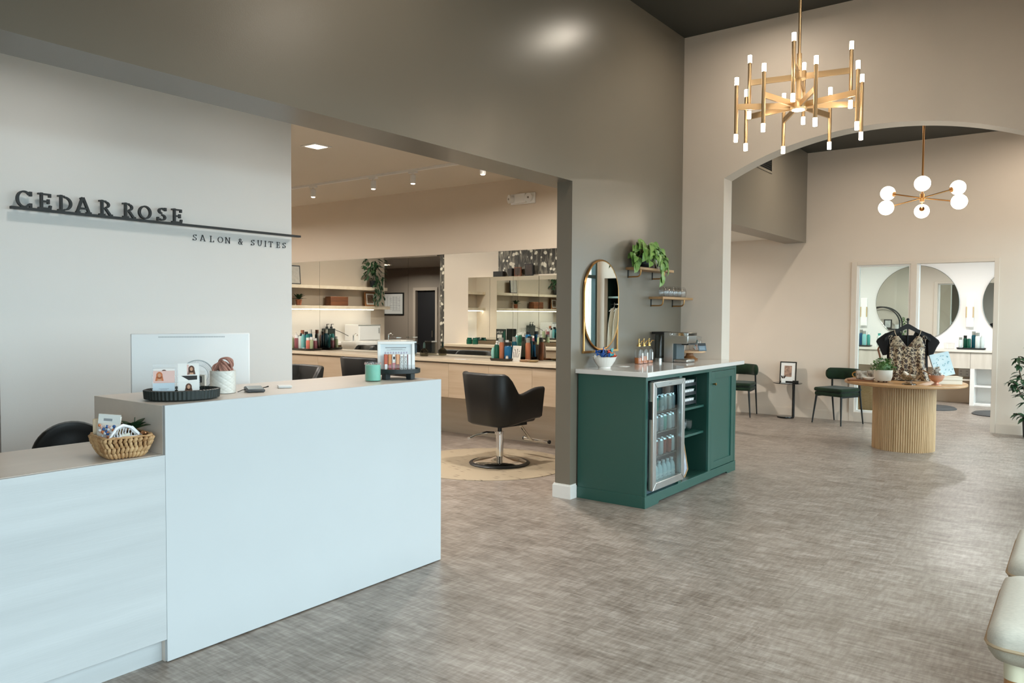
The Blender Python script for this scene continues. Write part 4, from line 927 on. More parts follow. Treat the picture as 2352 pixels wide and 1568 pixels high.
# cake stand with jars
t = thing('cake_stand', 'turned wooden cake stand behind the coffee machine', 'cake stand', (6.86, 3.02, ZC))
m = MB(); m.lathe((0, 0, 0), [(.072, 0), (.076, .008), (.06, .02), (.036, .04), (.032, .062), (.05, .075)], 36); m.build('pedestal', mat('stand_wood', 'A5754A', .45, col2='8A5C37', vscale=8), t)
m = MB(); m.lathe((0, 0, .07), [(1e-5, 0), (.14, 0), (.145, .004), (.145, .016), (1e-5, .016)], 48); m.build('plate', mat('stand_top', 'CBA57E', .4), t)
for k in range(30):
    pass
m = MB()
for k in range(28): a = 2*PI*k/28; m.ball((.075*math.cos(a), .075*math.sin(a), .009), .005, 8, 6)
m.build('beaded_edge', mat('stand_wood', 'A5754A', .45), t)
def jar(x, y, r, h, lb, fill, lidded=True):
    t = thing('glass_jar', lb, 'jar', (x, y, ZC+.0865))
    m = MB(); m.lathe((0, 0, 0), [(r*.8, 0), (r, .01), (r, h*.75), (r*.86, h*.85), (r*.9, h)], 28); m.build('jar_glass', clear, t)
    if lidded:
        m = MB(); m.lathe((0, 0, h), [(r*.95, 0), (r*.95, .008), (r*.3, .018), (.008, .022), (.012, .032), (1e-5, .038)], 24); m.build('lid', clear, t)
    return t
jar(6.915, 2.985, .06, .125, 'lidded clear glass jar of tea sachets on the wooden cake stand', None)
jar(6.79, 3.06, .038, .07, 'small open glass jar of sugar sticks on the wooden cake stand', None, False)
for k, (dx, dy, dz, c, lb) in enumerate(((-.02, 0, .02, 'B7BDBB', 'grey tea sachet low in the lidded jar'), (.015, -.02, .045, 'CDD6D8', 'pale tea sachet in the middle of the lidded jar'), (-.01, -.01, .075, '8FA3A5', 'blue grey tea sachet near the top of the lidded jar'), (.02, .01, .02, 'D9884E', 'orange tea sachet at the bottom of the lidded jar'))):
    m = MB(); m.T = Matrix.Translation((6.915+dx, 2.985+dy, ZC+.0865+dz+.012)) @ Matrix.Rotation(.6*k, 4, 'Z') @ Matrix.Rotation(.5+.3*k, 4, 'Y'); m.box(-.022, -.003, -.018, .022, .003, .018); solo(m, 'tea_sachet', mat('sachet_'+c, c, .5), lb, 'tea bag', 'tea sachets in the jar', smooth=False)
for k in range(7):
    a = 2*PI*k/7; m = MB(); m.cyl((6.79+.014*math.cos(a), 3.06+.014*math.sin(a), ZC+.089), (6.79+.024*math.cos(a), 3.06+.024*math.sin(a), ZC+.165), .004, n=8); solo(m, 'sugar_stick', mat('stick_tan' if k % 2 else 'stick_white', 'B58A63' if k % 2 else 'E8E4DE', .5), '%s sugar stick in the small open jar, %s of seven' % ('tan' if k % 2 else 'white', ORD[k]), 'sugar stick', 'sugar sticks in the small jar')
m = MB(); m.T = Matrix.Translation((6.90, 2.905, ZC+.0866)) @ Matrix.Rotation(-.5, 4, 'Z') @ Matrix.Rotation(-.25, 4, 'X'); m.box(-.045, 0, 0, .045, .003, .075); m.k = 1; m.box(-.045, -.001, .05, .045, 0, .075); m.k = 2
for k in range(4): m.box(-.035, -.0006, .012+k*.009, .03, 0, .015+k*.009)
solo(m, 'printed_card', [mat('card_slate', '4E6473', .5), mat('card_black', '14181A', .5), mat('card_pale', 'A9BCC8', .5)], 'slate blue printed card with a black top band leaning on the jar', 'card', smooth=False)
# ------------------------------------------------------------ gold pill mirror and shelves on the grey wall
mx0, mx1, mz0, mz1 = 5.203, 5.762, 1.147, 1.897; mc = (mx0+mx1)/2; mr = (mx1-mx0)/2
t = thing('wall_mirror', 'tall arched mirror in a thin gold frame on the grey wall', 'mirror', (mc, GY, mz0))
def pill(r, z_lo, z_hi, n=24):
    return [(mc+r*math.cos(PI*i/n), z_hi+r*math.sin(PI*i/n)) for i in range(n+1)]+[(mc+r*math.cos(PI+PI*i/n), z_lo+r*math.sin(PI+PI*i/n)) for i in range(n+1)]
zt, zb = mz1-mr, mz0+mr+.006
m = MB(); m.prism(pill(mr-.012, zb, zt), 'y', GY-.024, GY-.018); m.build('mirror_glass', mirrorm, t, w=True, smooth=False)
gold = mat('mirror_gold', 'C79A62', .28, metal=1)
m = MB(); m.tube([(x, GY-.018, z) for x, z in pill(mr-.008, zb, zt)], .0085, 8, True); m.build('inner_rim', gold, t, w=True)
m = MB(); pts = [(mx0+.008, GY-.014, mz0)]+[(mc-(mr-.008)*math.cos(PI*i/24), GY-.014, zt+(mr-.008)*math.sin(PI*i/24)) for i in range(25)]+[(mx1-.008, GY-.014, mz0)]
m.tube(pts, .0095, 8); m.box(mx0, GY-.024, mz0-.009, mx1, GY-.004, mz0+.009); m.build('outer_frame', gold, t, w=True)
MB().box(mc-.1, GY-.018, zt, mc+.1, GY, zt+.1).build('hanger', black, t, w=True)
def wall_shelf(x0, x1, z, lb):
    t = thing('wall_shelf', lb, 'shelf', ((x0+x1)/2, GY, z-.02))
    MB().box(x0, GY-.142, z-.022, x1, GY, z).build('board', shelfwood, t, w=True, bevel=.0015)
    for x in (x0+.045, x1-.16):
        m = MB(); m.tube([(x, GY-.004, z-.082), (x, GY-.085, z-.082), (x, GY-.105, z-.077), (x, GY-.118, z-.064), (x, GY-.122, z-.045), (x, GY-.122, z-.022)], .0062, 8); b = m.build('bracket', copper, t, w=True)
        MB().box(x-.008, GY-.005, z-.09, x+.008, GY, z-.022).build('wall_plate', matblack, b, w=True)
S1, S2 = 1.858, 1.613
wall_shelf(5.917, 6.585, S1, 'upper wooden wall shelf on brass brackets holding the trailing plant')
wall_shelf(6.361, 7.02, S2, 'lower wooden wall shelf on brass brackets holding upturned glasses')
for k in range(5):
    m = MB(); x = 6.52+k*.095; y = GY-.075; n = 36
    m.lathe((x, y, S2), [(.040, .0), (.047, .03), (.048, .055), (.04, .085), (.024, .1), (1e-5, .103)], n); m.lathe((x, y, S2), [(.0365, .001), (.0435, .03), (.0445, .054), (.036, .08), (1e-5, .092)], n)
    solo(m, 'stemless_glass', clear, 'upturned stemless glass on the lower shelf, %s from the left' % ORD[k], 'glass', 'upturned glasses on the lower shelf')
# pothos
px_, py_ = 6.10, GY-.078
t = thing('pothos_plant', 'leafy green trailing plant in a round black pot on the upper shelf', 'potted plant', (px_, py_, S1))
m = MB(); m.lathe((0, 0, 0), [(.04, 0), (.066, .03), (.07, .07), (.06, .105), (.052, .11), (.05, .1), (1e-5, .095)], 30); m.build('pot', matblack, t)
m = MB(); vines = MB(); rr = random.Random(11)
def vine(pts, n0, size):
    vines.tube(pts, .0022, 5)
def at(pts, u):
    k = u*(len(pts)-1); i = min(int(k), len(pts)-2); return Vector(pts[i]).lerp(Vector(pts[i+1]), k-i)
def addleaf(p, d, l): m.leaf(p, d, (rr.uniform(-.3, .3), -.75+rr.uniform(-.25, .2), .6), l, l*.78, .25, True)
for k in range(84):
    a = rr.uniform(PI*.98, 2*PI*1.02) if k % 4 else rr.uniform(0, PI); R_ = rr.uniform(.05, .2); z = .235-.8*R_*R_*4+rr.uniform(-.06, .03)
    ex = 1.45 if math.cos(a) > 0 else 1.05
    p = Vector((R_*math.cos(a)*ex, max(-.2, min(.05, R_*math.sin(a)*.7)), max(.04, z)))
    vines.tube([(0, 0, .1), (p.x*.5, p.y*.5, .17), tuple(p)], .0018, 4)
    addleaf(p, (math.cos(a)*.8+rr.uniform(-.3, .3), -.35+rr.uniform(-.3, .2), -.75+rr.uniform(-.3, .5)), rr.uniform(.065, .095))
for pts, n in (([(0, 0, .11), (.08, -.07, .16), (.14, -.10, .08), (.15, -.10, -.01), (.15, -.10, -.08)], 9), ([(0, 0, .11), (.14, -.05, .2), (.26, -.07, .14), (.30, -.08, .02)], 9), ([(0, 0, .11), (-.1, -.05, .15), (-.2, -.03, .06), (-.22, -.04, .02)], 6), ([(0, 0, .11), (.18, 0, .2), (.30, -.01, .15), (.36, -.03, .04)], 7)):
    vines.tube(pts, .0025, 5)
    for i in range(n):
        p = at(pts, .3+.7*i/(n-1)); addleaf(p, (rr.uniform(-.6, .6), -.3, -.9), rr.uniform(.07, .10))
m.build('leaves', leafg, t, ang=70); vines.build('vines', mat('vine_brown', '6F6A3A', .6), t)
t = thing('framed_card', 'small red edged framed print half hidden by the leaves on the upper shelf', 'picture frame', (6.44, GY-.05, S1)); t.rotation_euler = (-.12, 0, 0)
m = MB(); m.box(-.05, -.006, 0, .05, .006, .17); m.build('frame', mat('oxblood_frame', '6E2A24', .4), t, bevel=.001)
m = MB(); m.box(-.043, -.0075, .007, .043, -.006, .163); m.k = 1; m.prism([(-.03, .03), (.0, .1), (.03, .03)], 'y', -.008, -.0075); m.box(-.02, -.008, .12, .025, -.0075, .13); m.build('print', [paper, darkink], t, smooth=False)

# ------------------------------------------------------------ salon: mirror wall, counter, drawers
CZt, CFX = .922, 6.62
seams = [3.46, 5.20, 6.938, 8.675, 10.41]
for k in range(4):
    m = MB(); m.box(XB-.012, seams[k]+.002, .925, XB-.001, seams[k+1]-.002, 2.172)
    solo(m, 'salon_mirror', [mirrorm], ['large frameless salon wall mirror panel beside the dark pier', 'large frameless salon wall mirror panel behind the right hand bottle tray', 'large frameless salon wall mirror panel behind the left hand bottle tray', 'large frameless salon wall mirror panel running behind the sign wall'][k], 'mirror', 'salon wall mirrors', smooth=False)
m = MB(); m.box(CFX, 3.46, CZt-.036, XB-.001, 10.41, CZt)
solo(m, 'salon_counter', saloncounter, 'long light oak salon counter under the wall mirrors', 'counter', bevel=.002)
dx_ = [3.46, 4.12, 4.704, 5.296, 5.889, 6.48, 7.055, 7.64, 8.219, 8.8, 9.38, 10.0, 10.41]
for k in range(12):
    t = thing('drawer_unit', 'floating oak drawer unit under the salon counter, %s' % (['hidden behind the dark pier', 'beside the dark pier', 'behind the arm of the front styling chair', 'behind the back of the front styling chair', 'right above the end of the reception desk', 'right behind the round black riser', 'behind the middle of the tall desk', 'behind the second styling chair', 'left of the second styling chair', 'at the edge of the sign wall', 'hidden behind the sign wall', 'in the far corner'][k]), 'drawer unit', (6.85, (dx_[k]+dx_[k+1])/2, .478), 0, 'salon drawer units')
    MB().box(6.66, dx_[k]+.002, .482, XB-.001, dx_[k+1]-.002, .878).build('carcass', salonwood, t, w=True)
    MB().box(6.64, dx_[k]+.0015, .478, 6.6595, dx_[k+1]-.0015, .872).build('drawer_front', salonwood, t, w=True, bevel=.0008)
m = MB(); m.box(XB-.03, 3.46, 0, XB-.001, 10.41, .478); struct(m, 'trim_4', mat('salon_wall_panel', 'F0E6D6', .45, col2='E6DAC6', vscale=3, stretch=(3, .4, 6), detail=6))
# styling chairs
def styling_chair(label, loc, rz):
    t = thing('styling_chair', label, 'salon chair', loc, rz, 'black styling chairs')
    path = []          # plan of the shell: left arm front -> back -> right arm front
    for i in range(9): path.append((.30-.40*i/8, .275))
    for i in range(1, 9): a = PI/2+PI/2*i/8; path.append((-.10+.15*math.cos(a), .125+.15*math.sin(a)))
    for i in range(1, 9): path.append((-.25, .125-.25*i/8))
    for i in range(1, 9): a = PI+PI/2*i/8; path.append((-.10+.15*math.cos(a), -.125+.15*math.sin(a)))
    for i in range(1, 9): path.append((-.10+.40*i/8, -.275))
    m = MB(); rows = []; N = len(path)
    def sm(a, b, x): u = max(0, min(1, (x-a)/(b-a))); return u*u*(3-2*u)
    for i, (x, y) in enumerate(path):
        a = path[max(0, i-1)]; b = path[min(N-1, i+1)]; tx, ty = b[0]-a[0], b[1]-a[1]; L_ = math.hypot(tx, ty); nx, ny = ty/L_, -tx/L_
        if nx*x+ny*y < 0: nx, ny = -nx, -ny
        top = .69+.195*sm(-.03, -.19, x)+.055*sm(-.02, .24, x); bot = .385+.055*sm(-.2, .30, x); fl = .035+.02*sm(.1, -.2, x); th_ = .058
        e = .02
        sec = [(-.03, bot), (.0, bot+e), (fl*.5, (bot+top)/2), (fl, top-e), (fl-.008, top-.005), (fl-.02, top), (fl-th_+.02, top), (fl-th_+.006, top-.006), (fl-th_, top-e), (fl*.4-th_, (bot+top)/2), (-th_, bot+e), (-th_+.01, bot)]
        rows.append([(x+nx*q, y+ny*q, z) for q, z in sec])
    V_ = m.grid(rows, True); m.f(V_[0][::-1]); m.f(V_[-1]); m.build('shell', leather, t, ang=50)
    m = MB(); m.box(-.20, -.215, .40, .29, .215, .535); m.build('seat', leather, t, bevel=.035, seg=3)
    m = MB(); m.box(-.15, -.17, .372, .2, .17, .405); m.build('seat_pan', black, t)
    m = MB(); m.cyl((0, 0, .05), (0, 0, .31), .036, n=24); m.lathe((0, 0, .045), [(.05, 0), (.05, .012), (.04, .02)], 24); m.build('column', chrome, t)
    m = MB(); m.cyl((0, 0, .31), (0, 0, .378), .02, n=16); m.build('piston', black, t)
    m = MB(); m.lathe((0, 0, 0), [(.27, .012), (.26, .022), (.18, .04), (.08, .055), (.045, .07)], 56); m.build('base', chrome, t)
    m = MB(); m.lathe((0, 0, 0), [(.29, 0), (.295, .008), (.288, .016), (.262, .023), (.262, .0)], 56); m.build('base_rim', black, t)
    m = MB(); m.tube([(.0, .03, .29), (-.06, .12, .29), (-.13, .20, .265), (-.18, .245, .235)], .012, 8); m.tube([(.0, -.015, .29), (-.04, .07, .292), (-.10, .17, .27), (-.155, .26, .235)], .006, 8); m.tube([(-.19, .235, .232), (-.15, .27, .232)], .014, 8); m.build('pump_lever', chrome, t)
    m = MB(); m.box(-.03, -.03, .275, .03, .045, .31); m.build('pump_housing', chrome, t, bevel=.008)
    m = MB(); m.tube([(.10, 0, .385), (.26, 0, .36), (.42, 0, .19), (.46, 0, .165), (.52, 0, .165)], .013, 8); m.build('footrest_bar', chrome, t)
    m = MB(); m.cyl((.51, -.17, .168), (.51, .17, .168), .018, n=14); f_ = m.build('footrest_tube', chrome, t)
    for s_ in (-1, 1):
        m = MB(); m.cyl((.51, s_*.17, .168), (.51, s_*.185, .168), .019, n=14); m.build('end_cap', black, f_)
    return t
sc0 = styling_chair('black leather styling chair on a round chrome base, nearest the dark pier', (5.82, 4.50, .008), math.radians(-9))
ch2 = dup(sc0, (6.2, 6.7, .008), 0, 'black styling chair whose back shows between the mint candle and the counter'); ch2.scale = (1, 1, 1.055)
dup(sc0, (5.05, 6.72, 0), math.radians(176), 'black styling chair just right of the sign wall edge, cut off by the desk')
ch4 = dup(sc0, (6.15, 9.0, .008), math.radians(20), 'black styling chair deepest along the mirror counter, a dark sliver beside the sign wall'); ch4.scale = (1, 1, 1.06)
dup(sc0, (4.85, 7.95, 0), math.radians(160), 'black styling chair seen only in the salon mirror, in front of the partition counter')
# floor mats
mm = mat('marbled_mat', 'C6AE8C', .5, col2='A98D68', vscale=5, detail=8, stretch=(3, .6, 1))
def cork():
    m = bpy.data.materials.new('pale_cork_mat'); m.use_nodes = True; nt = m.node_tree; b = nt.nodes['Principled BSDF']; b.inputs['Roughness'].default_value = .5
    tc = nt.nodes.new('ShaderNodeTexCoord'); mp = nt.nodes.new('ShaderNodeMapping'); mp.inputs['Scale'].default_value = (30, 6.0, 1); mp.inputs['Rotation'].default_value = (0, 0, .3)
    nt.links.new(tc.outputs['Object'], mp.inputs[0]); v = nt.nodes.new('ShaderNodeTexVoronoi'); v.inputs['Scale'].default_value = 1; nt.links.new(mp.outputs[0], v.inputs['Vector'])
    r = nt.nodes.new('ShaderNodeValToRGB'); r.color_ramp.elements[0].position = .10; r.color_ramp.elements[0].color = lin('4A3C2C'); r.color_ramp.elements[1].position = .24; r.color_ramp.elements[1].color = lin('A3947D')
    nt.links.new(v.outputs['Distance'], r.inputs[0]); nt.links.new(r.outputs[0], b.inputs['Base Color']); return m
ck = cork()
for x, y, lb in ((5.78, 4.62, 'round pale flecked floor mat under the front styling chair'), (6.16, 6.72, 'round pale flecked floor mat under the second styling chair'), (6.0, 8.9, 'round pale flecked floor mat under the deepest styling chair')):
    m = MB(); m.lathe((x, y, .0), [(.80, 0), (.80, .004), (.78, .0075), (1e-5, .0075)], 72); solo(m, 'chair_mat', ck, lb, 'mat', 'salon floor mats')
# ------------------------------------------------------------ trays of products
def bottle(x, y, z, r, h, body, cap, label, style='pump', grp=None):
    t = thing('product_bottle', label, 'bottle', (x, y, z), rnd.uniform(-.6, .6), grp)
    m = MB(); m.lathe((0, 0, 0), [(r*.9, 0), (r, .006), (r, h*.72), (r*.8, h*.8), (r*.42, h*.83)] if style != 'tube' else [(r*.75, 0), (r*.8, .01), (r, h*.5), (r*.95, h*.75), (r*.6, h*.99), (1e-5, h)], 18, 1, 1 if style != 'tube' else .6); m.build('bottle_body', body, t)
    m = MB()
    if style == 'pump': m.lathe((0, 0, h*.83), [(r*.45, 0), (r*.45, h*.07), (r*.16, h*.08), (r*.16, h*.14), (r*.3, h*.145), (r*.3, h*.17), (1e-5, h*.17)], 14); m.box(-r*.2, -r*1.1, h*.965, r*.2, 0, h)
    elif style == 'cap': m.lathe((0, 0, h*.80), [(r*.82, 0), (r*.82, h*.2), (1e-5, h*.2)], 16)
    elif style == 'spray': m.lathe((0, 0, h*.82), [(r*.5, 0), (r*.45, h*.08), (1e-5, h*.09)], 14); m.box(-r*.3, -r*.9, h*.88, r*.3, r*.5, h)
    else: m.lathe((0, 0, -.001), [(r*.7, 0), (r*.75, h*.14), (1e-5, h*.14)], 16)
    m.build('cap', cap, t)
    return t
bm_ = lambda n, c: mat('bottle_'+n, c, .25)
teal_, aqua, coral, navy, copperb, sage, mauve, clearb, dgreen, blue_, pinkb, creamb = [bm_(n, c) for n, c in (('teal', '2F8C83'), ('aqua', '7FBFBD'), ('coral', 'D8796A'), ('navy', '10505F'), ('copper', 'A9684A'), ('sage', 'A8B48E'), ('mauve', '8A4E55'), ('frost', 'CDD6D2'), ('green', '0F4E3C'), ('blue', '0B5A86'), ('pink', 'D3ABA5'), ('cream', 'DDD6C8'))]
wcap, bcap, gcap = white, black, mat('cap_grey', '8C8D86', .3)
def tray(x, y, z, sx, sy, rz, label, mt=smoke):
    t = thing('product_tray', label, 'tray', (x, y, z), rz)
    m = MB(); rows = [[(a*q, b*q, zz) for a, b in rrect(sx, sy, .05)] for zz, q in ((.001, .9), (.004, .95), (.03, 1), (.03, .97), (.008, .92))]; V_ = m.grid(rows, True); m.f(V_[0][::-1]); m.f(V_[-1]); m.build('tray_body', mt, t)
    return t
trayd = mat('tray_smoked', '2A251F', .15, trans=0)
LT = 'on the left hand salon tray'
tray(6.86, 8.78, CZt, .13, .25, 0, 'smoked oval tray full of hair products by the left mirrors', trayd)
for (dx, dy, r, h, bd, cp, nm, st) in ((-.06, .20, .032, .20, sage, wcap, 'pale olive bottle with a white pump, leftmost', 'pump'), (-.03, .14, .028, .24, pinkb, wcap, 'slim pale pink pump bottle, second from the left', 'pump'), (-.06, .09, .034, .20, mauve, wcap, 'mauve bottle with a white cap, left of centre', 'cap'), (-.04, .025, .036, .23, clearb, bcap, 'frosted bottle with a black sprayer, near the middle', 'spray'), (.04, .0, .036, .25, blue_, bcap, 'deep blue bottle with a black cap, middle', 'cap'), (-.05, -.04, .036, .21, aqua, wcap, 'aqua tube standing on its cap, middle front', 'tube'), (.05, -.06, .034, .28, navy, creamb, 'tall dark teal bottle with a cream top, back right', 'cap'), (-.03, -.11, .036, .22, teal_, wcap, 'teal tube standing on its cap, right of centre', 'tube'), (-.06, -.155, .028, .17, coral, wcap, 'coral bottle with a white cap, second from the right', 'cap'), (-.03, -.195, .026, .18, sage, wcap, 'thin sage bottle with a white cap, far right', 'cap'), (.04, -.19, .028, .16, mauve, wcap, 'small plum bottle with a white cap, back right corner', 'cap'), (.06, .12, .03, .27, creamb, copperb, 'cream bottle with a copper top, back left', 'cap')):
    bottle(6.86+dx, 8.78+dy, CZt+.009, r, h, bd, cp, nm+' '+LT, st, 'products on the left salon tray')
RT = 'on the right hand salon tray'
tray(6.845, 5.23, CZt, .12, .145, 0, 'smoked round cornered tray of products in front of the right mirror', trayd)
for (dx, dy, r, h, bd, cp, nm, st) in ((-.06, .105, .036, .14, mat('bottle_seaglass', '8FC0B4', .25), wcap, 'sea glass tumbler shaped tube, leftmost', 'tube'), (-.075, .055, .03, .21, dgreen, wcap, 'dark green bottle with white nozzle, second from left', 'pump'), (-.02, .045, .026, .25, clearb, gcap, 'tall frosted white bottle with a grey cap', 'cap'), (-.06, -.005, .028, .25, copperb, gcap, 'copper coloured bottle with a grey cap, centre', 'cap'), (.02, -.02, .026, .22, sage, wcap, 'sage bottle behind the copper one', 'cap'), (-.035, -.075, .042, .20, blue_, bcap, 'wide blue bottle with a black top, right of centre', 'cap'), (.05, -.10, .03, .26, navy, gcap, 'dark teal bottle with a grey cap, back right', 'cap'), (-.08, -.095, .016, .055, creamb, gcap, 'tiny cream jar at the front right', 'cap')):
    bottle(6.845+dx, 5.23+dy, CZt+.009, r, h, bd, cp, nm+' '+RT, st, 'products on the right salon tray')
bottle(6.92, 4.96, CZt, .03, .26, copperb, gcap, 'tall copper bottle with a grey cap standing right of the tray by the pier', 'cap')
bottle(6.97, 5.42, CZt, .03, .22, creamb, gcap, 'cream bottle standing just left of the right hand salon tray', 'cap')
m = MB(); m.T = Matrix.Translation((6.80, 5.04, CZt)) @ Matrix.Rotation(-.15, 4, 'Z') @ Matrix.Rotation(.12, 4, 'Y'); m.box(0, -.065, 0, .006, .065, .175); m.k = 1
for dy, s_, hh in ((-.028, .4, .05), (-.008, .1, .085), (.012, -.1, .085), (.033, -.35, .06)): m.prism([(dy-.003, .045), (dy+.003, .045), (dy+.003-s_*.04, .045+hh), (dy-.003-s_*.04, .045+hh)], 'x', -.0006, 0)
for dy, z in ((-.042, .115), (-.012, .135), (.03, .128)): m.prism([(dy+.006*math.cos(a), z+.006*math.sin(a)) for a in [2*PI*i/8 for i in range(8)]], 'x', -.0006, 0)
solo(m, 'standing_card', [mat('card_speckle', 'D9D4CA', .6, var=.12, vscale=80), darkink], 'cream card with black brush drawing standing on the salon counter', 'card', smooth=False)
for y, c, lb in ((4.93, 'C7A68A', 'shallow pinkish dish on the salon counter in front of the card'), (4.82, 'B9A37C', 'shallow olive dish nearest the pier on the salon counter')):
    m = MB(); m.lathe((6.82, y, CZt), [(.035, 0), (.05, .008), (.06, .022), (.056, .022), (.045, .01), (1e-5, .006)], 28, 1, 1.1); solo(m, 'dish', mat('dish_'+c, c, .4), lb, 'dish')
# apothecary block and bottle behind the white picture frame
t = thing('clear_canister', 'clear square canister on the salon counter right of the white picture frame', 'canister', (6.86, 6.72, CZt))
MB().box(-.05, -.06, 0, .05, .06, .16).build('canister_body', glass('canister', 'DCD8CC', 1, .85), t, bevel=.004); MB().box(-.05, -.06, .16, .05, .06, .175).build('lid', chrome, t)
t = thing('oil_bottle', 'small ribbed glass bottle with a dark stopper on the salon counter', 'bottle', (6.88, 6.50, CZt))
m = MB(); m.lathe((0, 0, 0), [(.045, 0), (.05, .01), (.05, .06), (.03, .085), (.014, .095), (.014, .11)], 40, fn=16, flute=.03); m.build('bottle_body', glass('ribbed_glass', 'BDB8A6', 1, .8), t)
m = MB(); m.lathe((0, 0, .10), [(.016, 0), (.014, .05), (.008, .07), (1e-5, .072)], 16); m.build('stopper', mat('stopper_dark', '2E4741', .3), t)
t = thing('disinfectant_jar', 'tall clear jar of blue liquid on the salon counter behind the picture frame', 'jar', (6.90, 7.02, CZt))
MB().box(-.04, -.06, 0, .04, .06, .21).build('jar_glass', clear, t, bevel=.006); MB().box(-.036, -.056, .006, .036, .056, .12).build('liquid', blue_, t); MB().box(-.042, -.062, .21, .042, .062, .222).build('lid', chrome, t)
m = MB(); m.cbox((6.72, 5.75, CZt+.0015), .09, .16, .003, .1); solo(m, 'glossy_leaflet', mat('leaflet', 'DDE3EA', .1), 'glossy leaflet lying on the salon counter left of the right tray', 'paper', smooth=False)
# ------------------------------------------------------------ partition side (seen in the mirrors)
m = MB(); m.box(3.79, 5.80, .885, 4.23, 8.93, .925); solo(m, 'partition_counter', saloncounter, 'light oak counter along the partition, seen in the salon mirror', 'counter', bevel=.002)
m = MB(); m.box(3.80, 5.82, .48, 4.205, 8.91, .884); 
solo(m, 'partition_cabinet', salonwood, 'light oak cabinet run under the partition counter, seen in the salon mirror', 'drawer unit')
pm = [5.36, 6.1, 6.60, 7.093, 7.614, 8.107, 8.59]
for k in range(6):
    t = thing('mirror_cabinet', 'mirror fronted cabinet on the partition, %s from the far end in the salon mirror' % ORD[5-k], 'mirror cabinet', (3.85, (pm[k]+pm[k+1])/2, .99), 0, 'mirror cabinets on the partition')
    MB().box(3.789, pm[k]+.002, .99, 3.90, pm[k+1]-.002, 2.07).build('cabinet_body', mat('cabinet_cream', 'DCD3C6', .4), t, w=True)
    MB().box(3.901, pm[k]+.003, .99, 3.907, pm[k+1]-.003, 2.07).build('mirror_door', mirrorm, t, w=True, smooth=False)
for y, w_, h, c, lb in ((7.56, .14, .15, '6B3A22', 'brown framed photo on top of the mirror cabinets'), (7.33, .16, .20, '141414', 'black framed photo on top of the mirror cabinets, tallest there'), (7.95, .2, .09, '151515', 'black box lying on top of the mirror cabinets'), (7.70, .08, .13, '1C1B1A', 'slim black box standing on top of the mirror cabinets')):
    t = thing('framed_photo' if 'photo' in lb else 'storage_box', lb, 'picture frame' if 'photo' in lb else 'box', (3.85, y, 2.071)); MB().box(-.012 if 'photo' in lb else -.04, -w_/2, 0, .012 if 'photo' in lb else .04, w_/2, h).build('frame' if 'photo' in lb else 'box_body', mat('frame_'+c, c, .4), t, bevel=.002)
    if 'photo' in lb: MB().box(.0125, -w_/2+.015, .015, .0135, w_/2-.015, h-.015).build('print', mat('photo_dark', '3A2C26', .4, var=.5, vscale=30), t)
t = thing('counter_sign', 'small black printed board standing on the partition counter', 'sign', (4.05, 7.75, .925), 0)
MB().box(-.006, -.10, .07, .006, .10, .27).build('board', mat('board_black', '0F1A16', .4), t)
m = MB(); text_mb(m, 'ALEN', .055, frame_T((.0062, .02, .20), (0, 1, 0), (0, 0, 1)), .0003); m.box(.006, -.02, .12, .0066, .075, .18); m.k = 1; m.box(.006, -.085, .09, .0066, -.065, .24); m.box(.006, -.055, .10, .0066, -.04, .22); m.build('print', [mat('board_print', 'C9C6BC', .5), dgreen], t, smooth=False)
m = MB(); m.lathe((0, 0, 0), [(.06, 0), (.055, .02), (.01, .07)], 20); m.build('foot', black, t)
PT = 'on the partition counter'
for k, (y, r, h, bd, cp, st) in enumerate(((7.45, .03, .20, aqua, wcap, 'pump'), (7.38, .032, .22, dgreen, wcap, 'pump'), (7.30, .03, .17, sage, wcap, 'cap'), (7.22, .045, .24, blue_, bcap, 'cap'), (7.13, .03, .17, mauve, wcap, 'cap'), (7.0, .036, .19, sage, gcap, 'cap'), (8.46, .05, .11, dgreen, dgreen, 'cap'), (8.33, .05, .11, dgreen, dgreen, 'cap'))):
    bottle(4.02, y, .925, r, h, bd, cp, '%s bottle %s, %s from its far end in the mirror' % (['aqua', 'green', 'sage', 'blue', 'plum', 'pale sage', 'squat green', 'squat dark green'][k], PT, ORD[[2, 3, 4, 5, 6, 7, 0, 1][k]]), st, 'products on the partition counter')
# shampoo chairs
def shampoo(x, y, lb1):
    t = thing('shampoo_unit', lb1, 'shampoo chair', (x, y, 0), math.radians(-90))
    m = MB(); m.box(-.26, -.26, .36, .40, .26, .50); m.build('seat', leather, t, bevel=.04, seg=3)
    m = MB(); m.T = Matrix.Translation((-.27, 0, .46)) @ Matrix.Rotation(-.35, 4, 'Y'); m.box(-.06, -.26, 0, .06, .26, .46); m.build('backrest', leather, t, bevel=.04, seg=3)
    for s_ in (-1, 1):
        m = MB(); m.box(-.2, s_*.29-.035, .36, .36, s_*.29+.035, .68); m.build('armrest', leather, t, bevel=.03, seg=3)
    m = MB(); m.box(-.22, -.22, 0, .3, .22, .36); m.build('base', black, t, bevel=.01)
    m = MB(); rows = [[(a*q-.74, b*q, z) for a, b in rrect(.25, .27, .1)] for z, q in ((.58, .45), (.66, .8), (.80, 1), (.93, 1.02), (.95, 1.0), (.94, .9), (.84, .8), (.76, .4))]; V_ = m.grid(rows, True); m.f(V_[0][::-1]); m.f(V_[-1]); m.build('basin', ceramic, t)
    m = MB(); m.lathe((-.78, 0, 0), [(.16, 0), (.16, .02), (.11, .1), (.11, .62)], 20); m.build('pedestal', ceramic, t)
    m = MB(); m.tube([(-.93, 0, .95), (-.93, 0, 1.05), (-.87, 0, 1.08), (-.82, 0, 1.05)], .012, 8); m.build('tap', chrome, t)
    return t
s0 = shampoo(4.95, 9.42, 'white shampoo basin with a black reclining chair, seen left in the salon mirror')
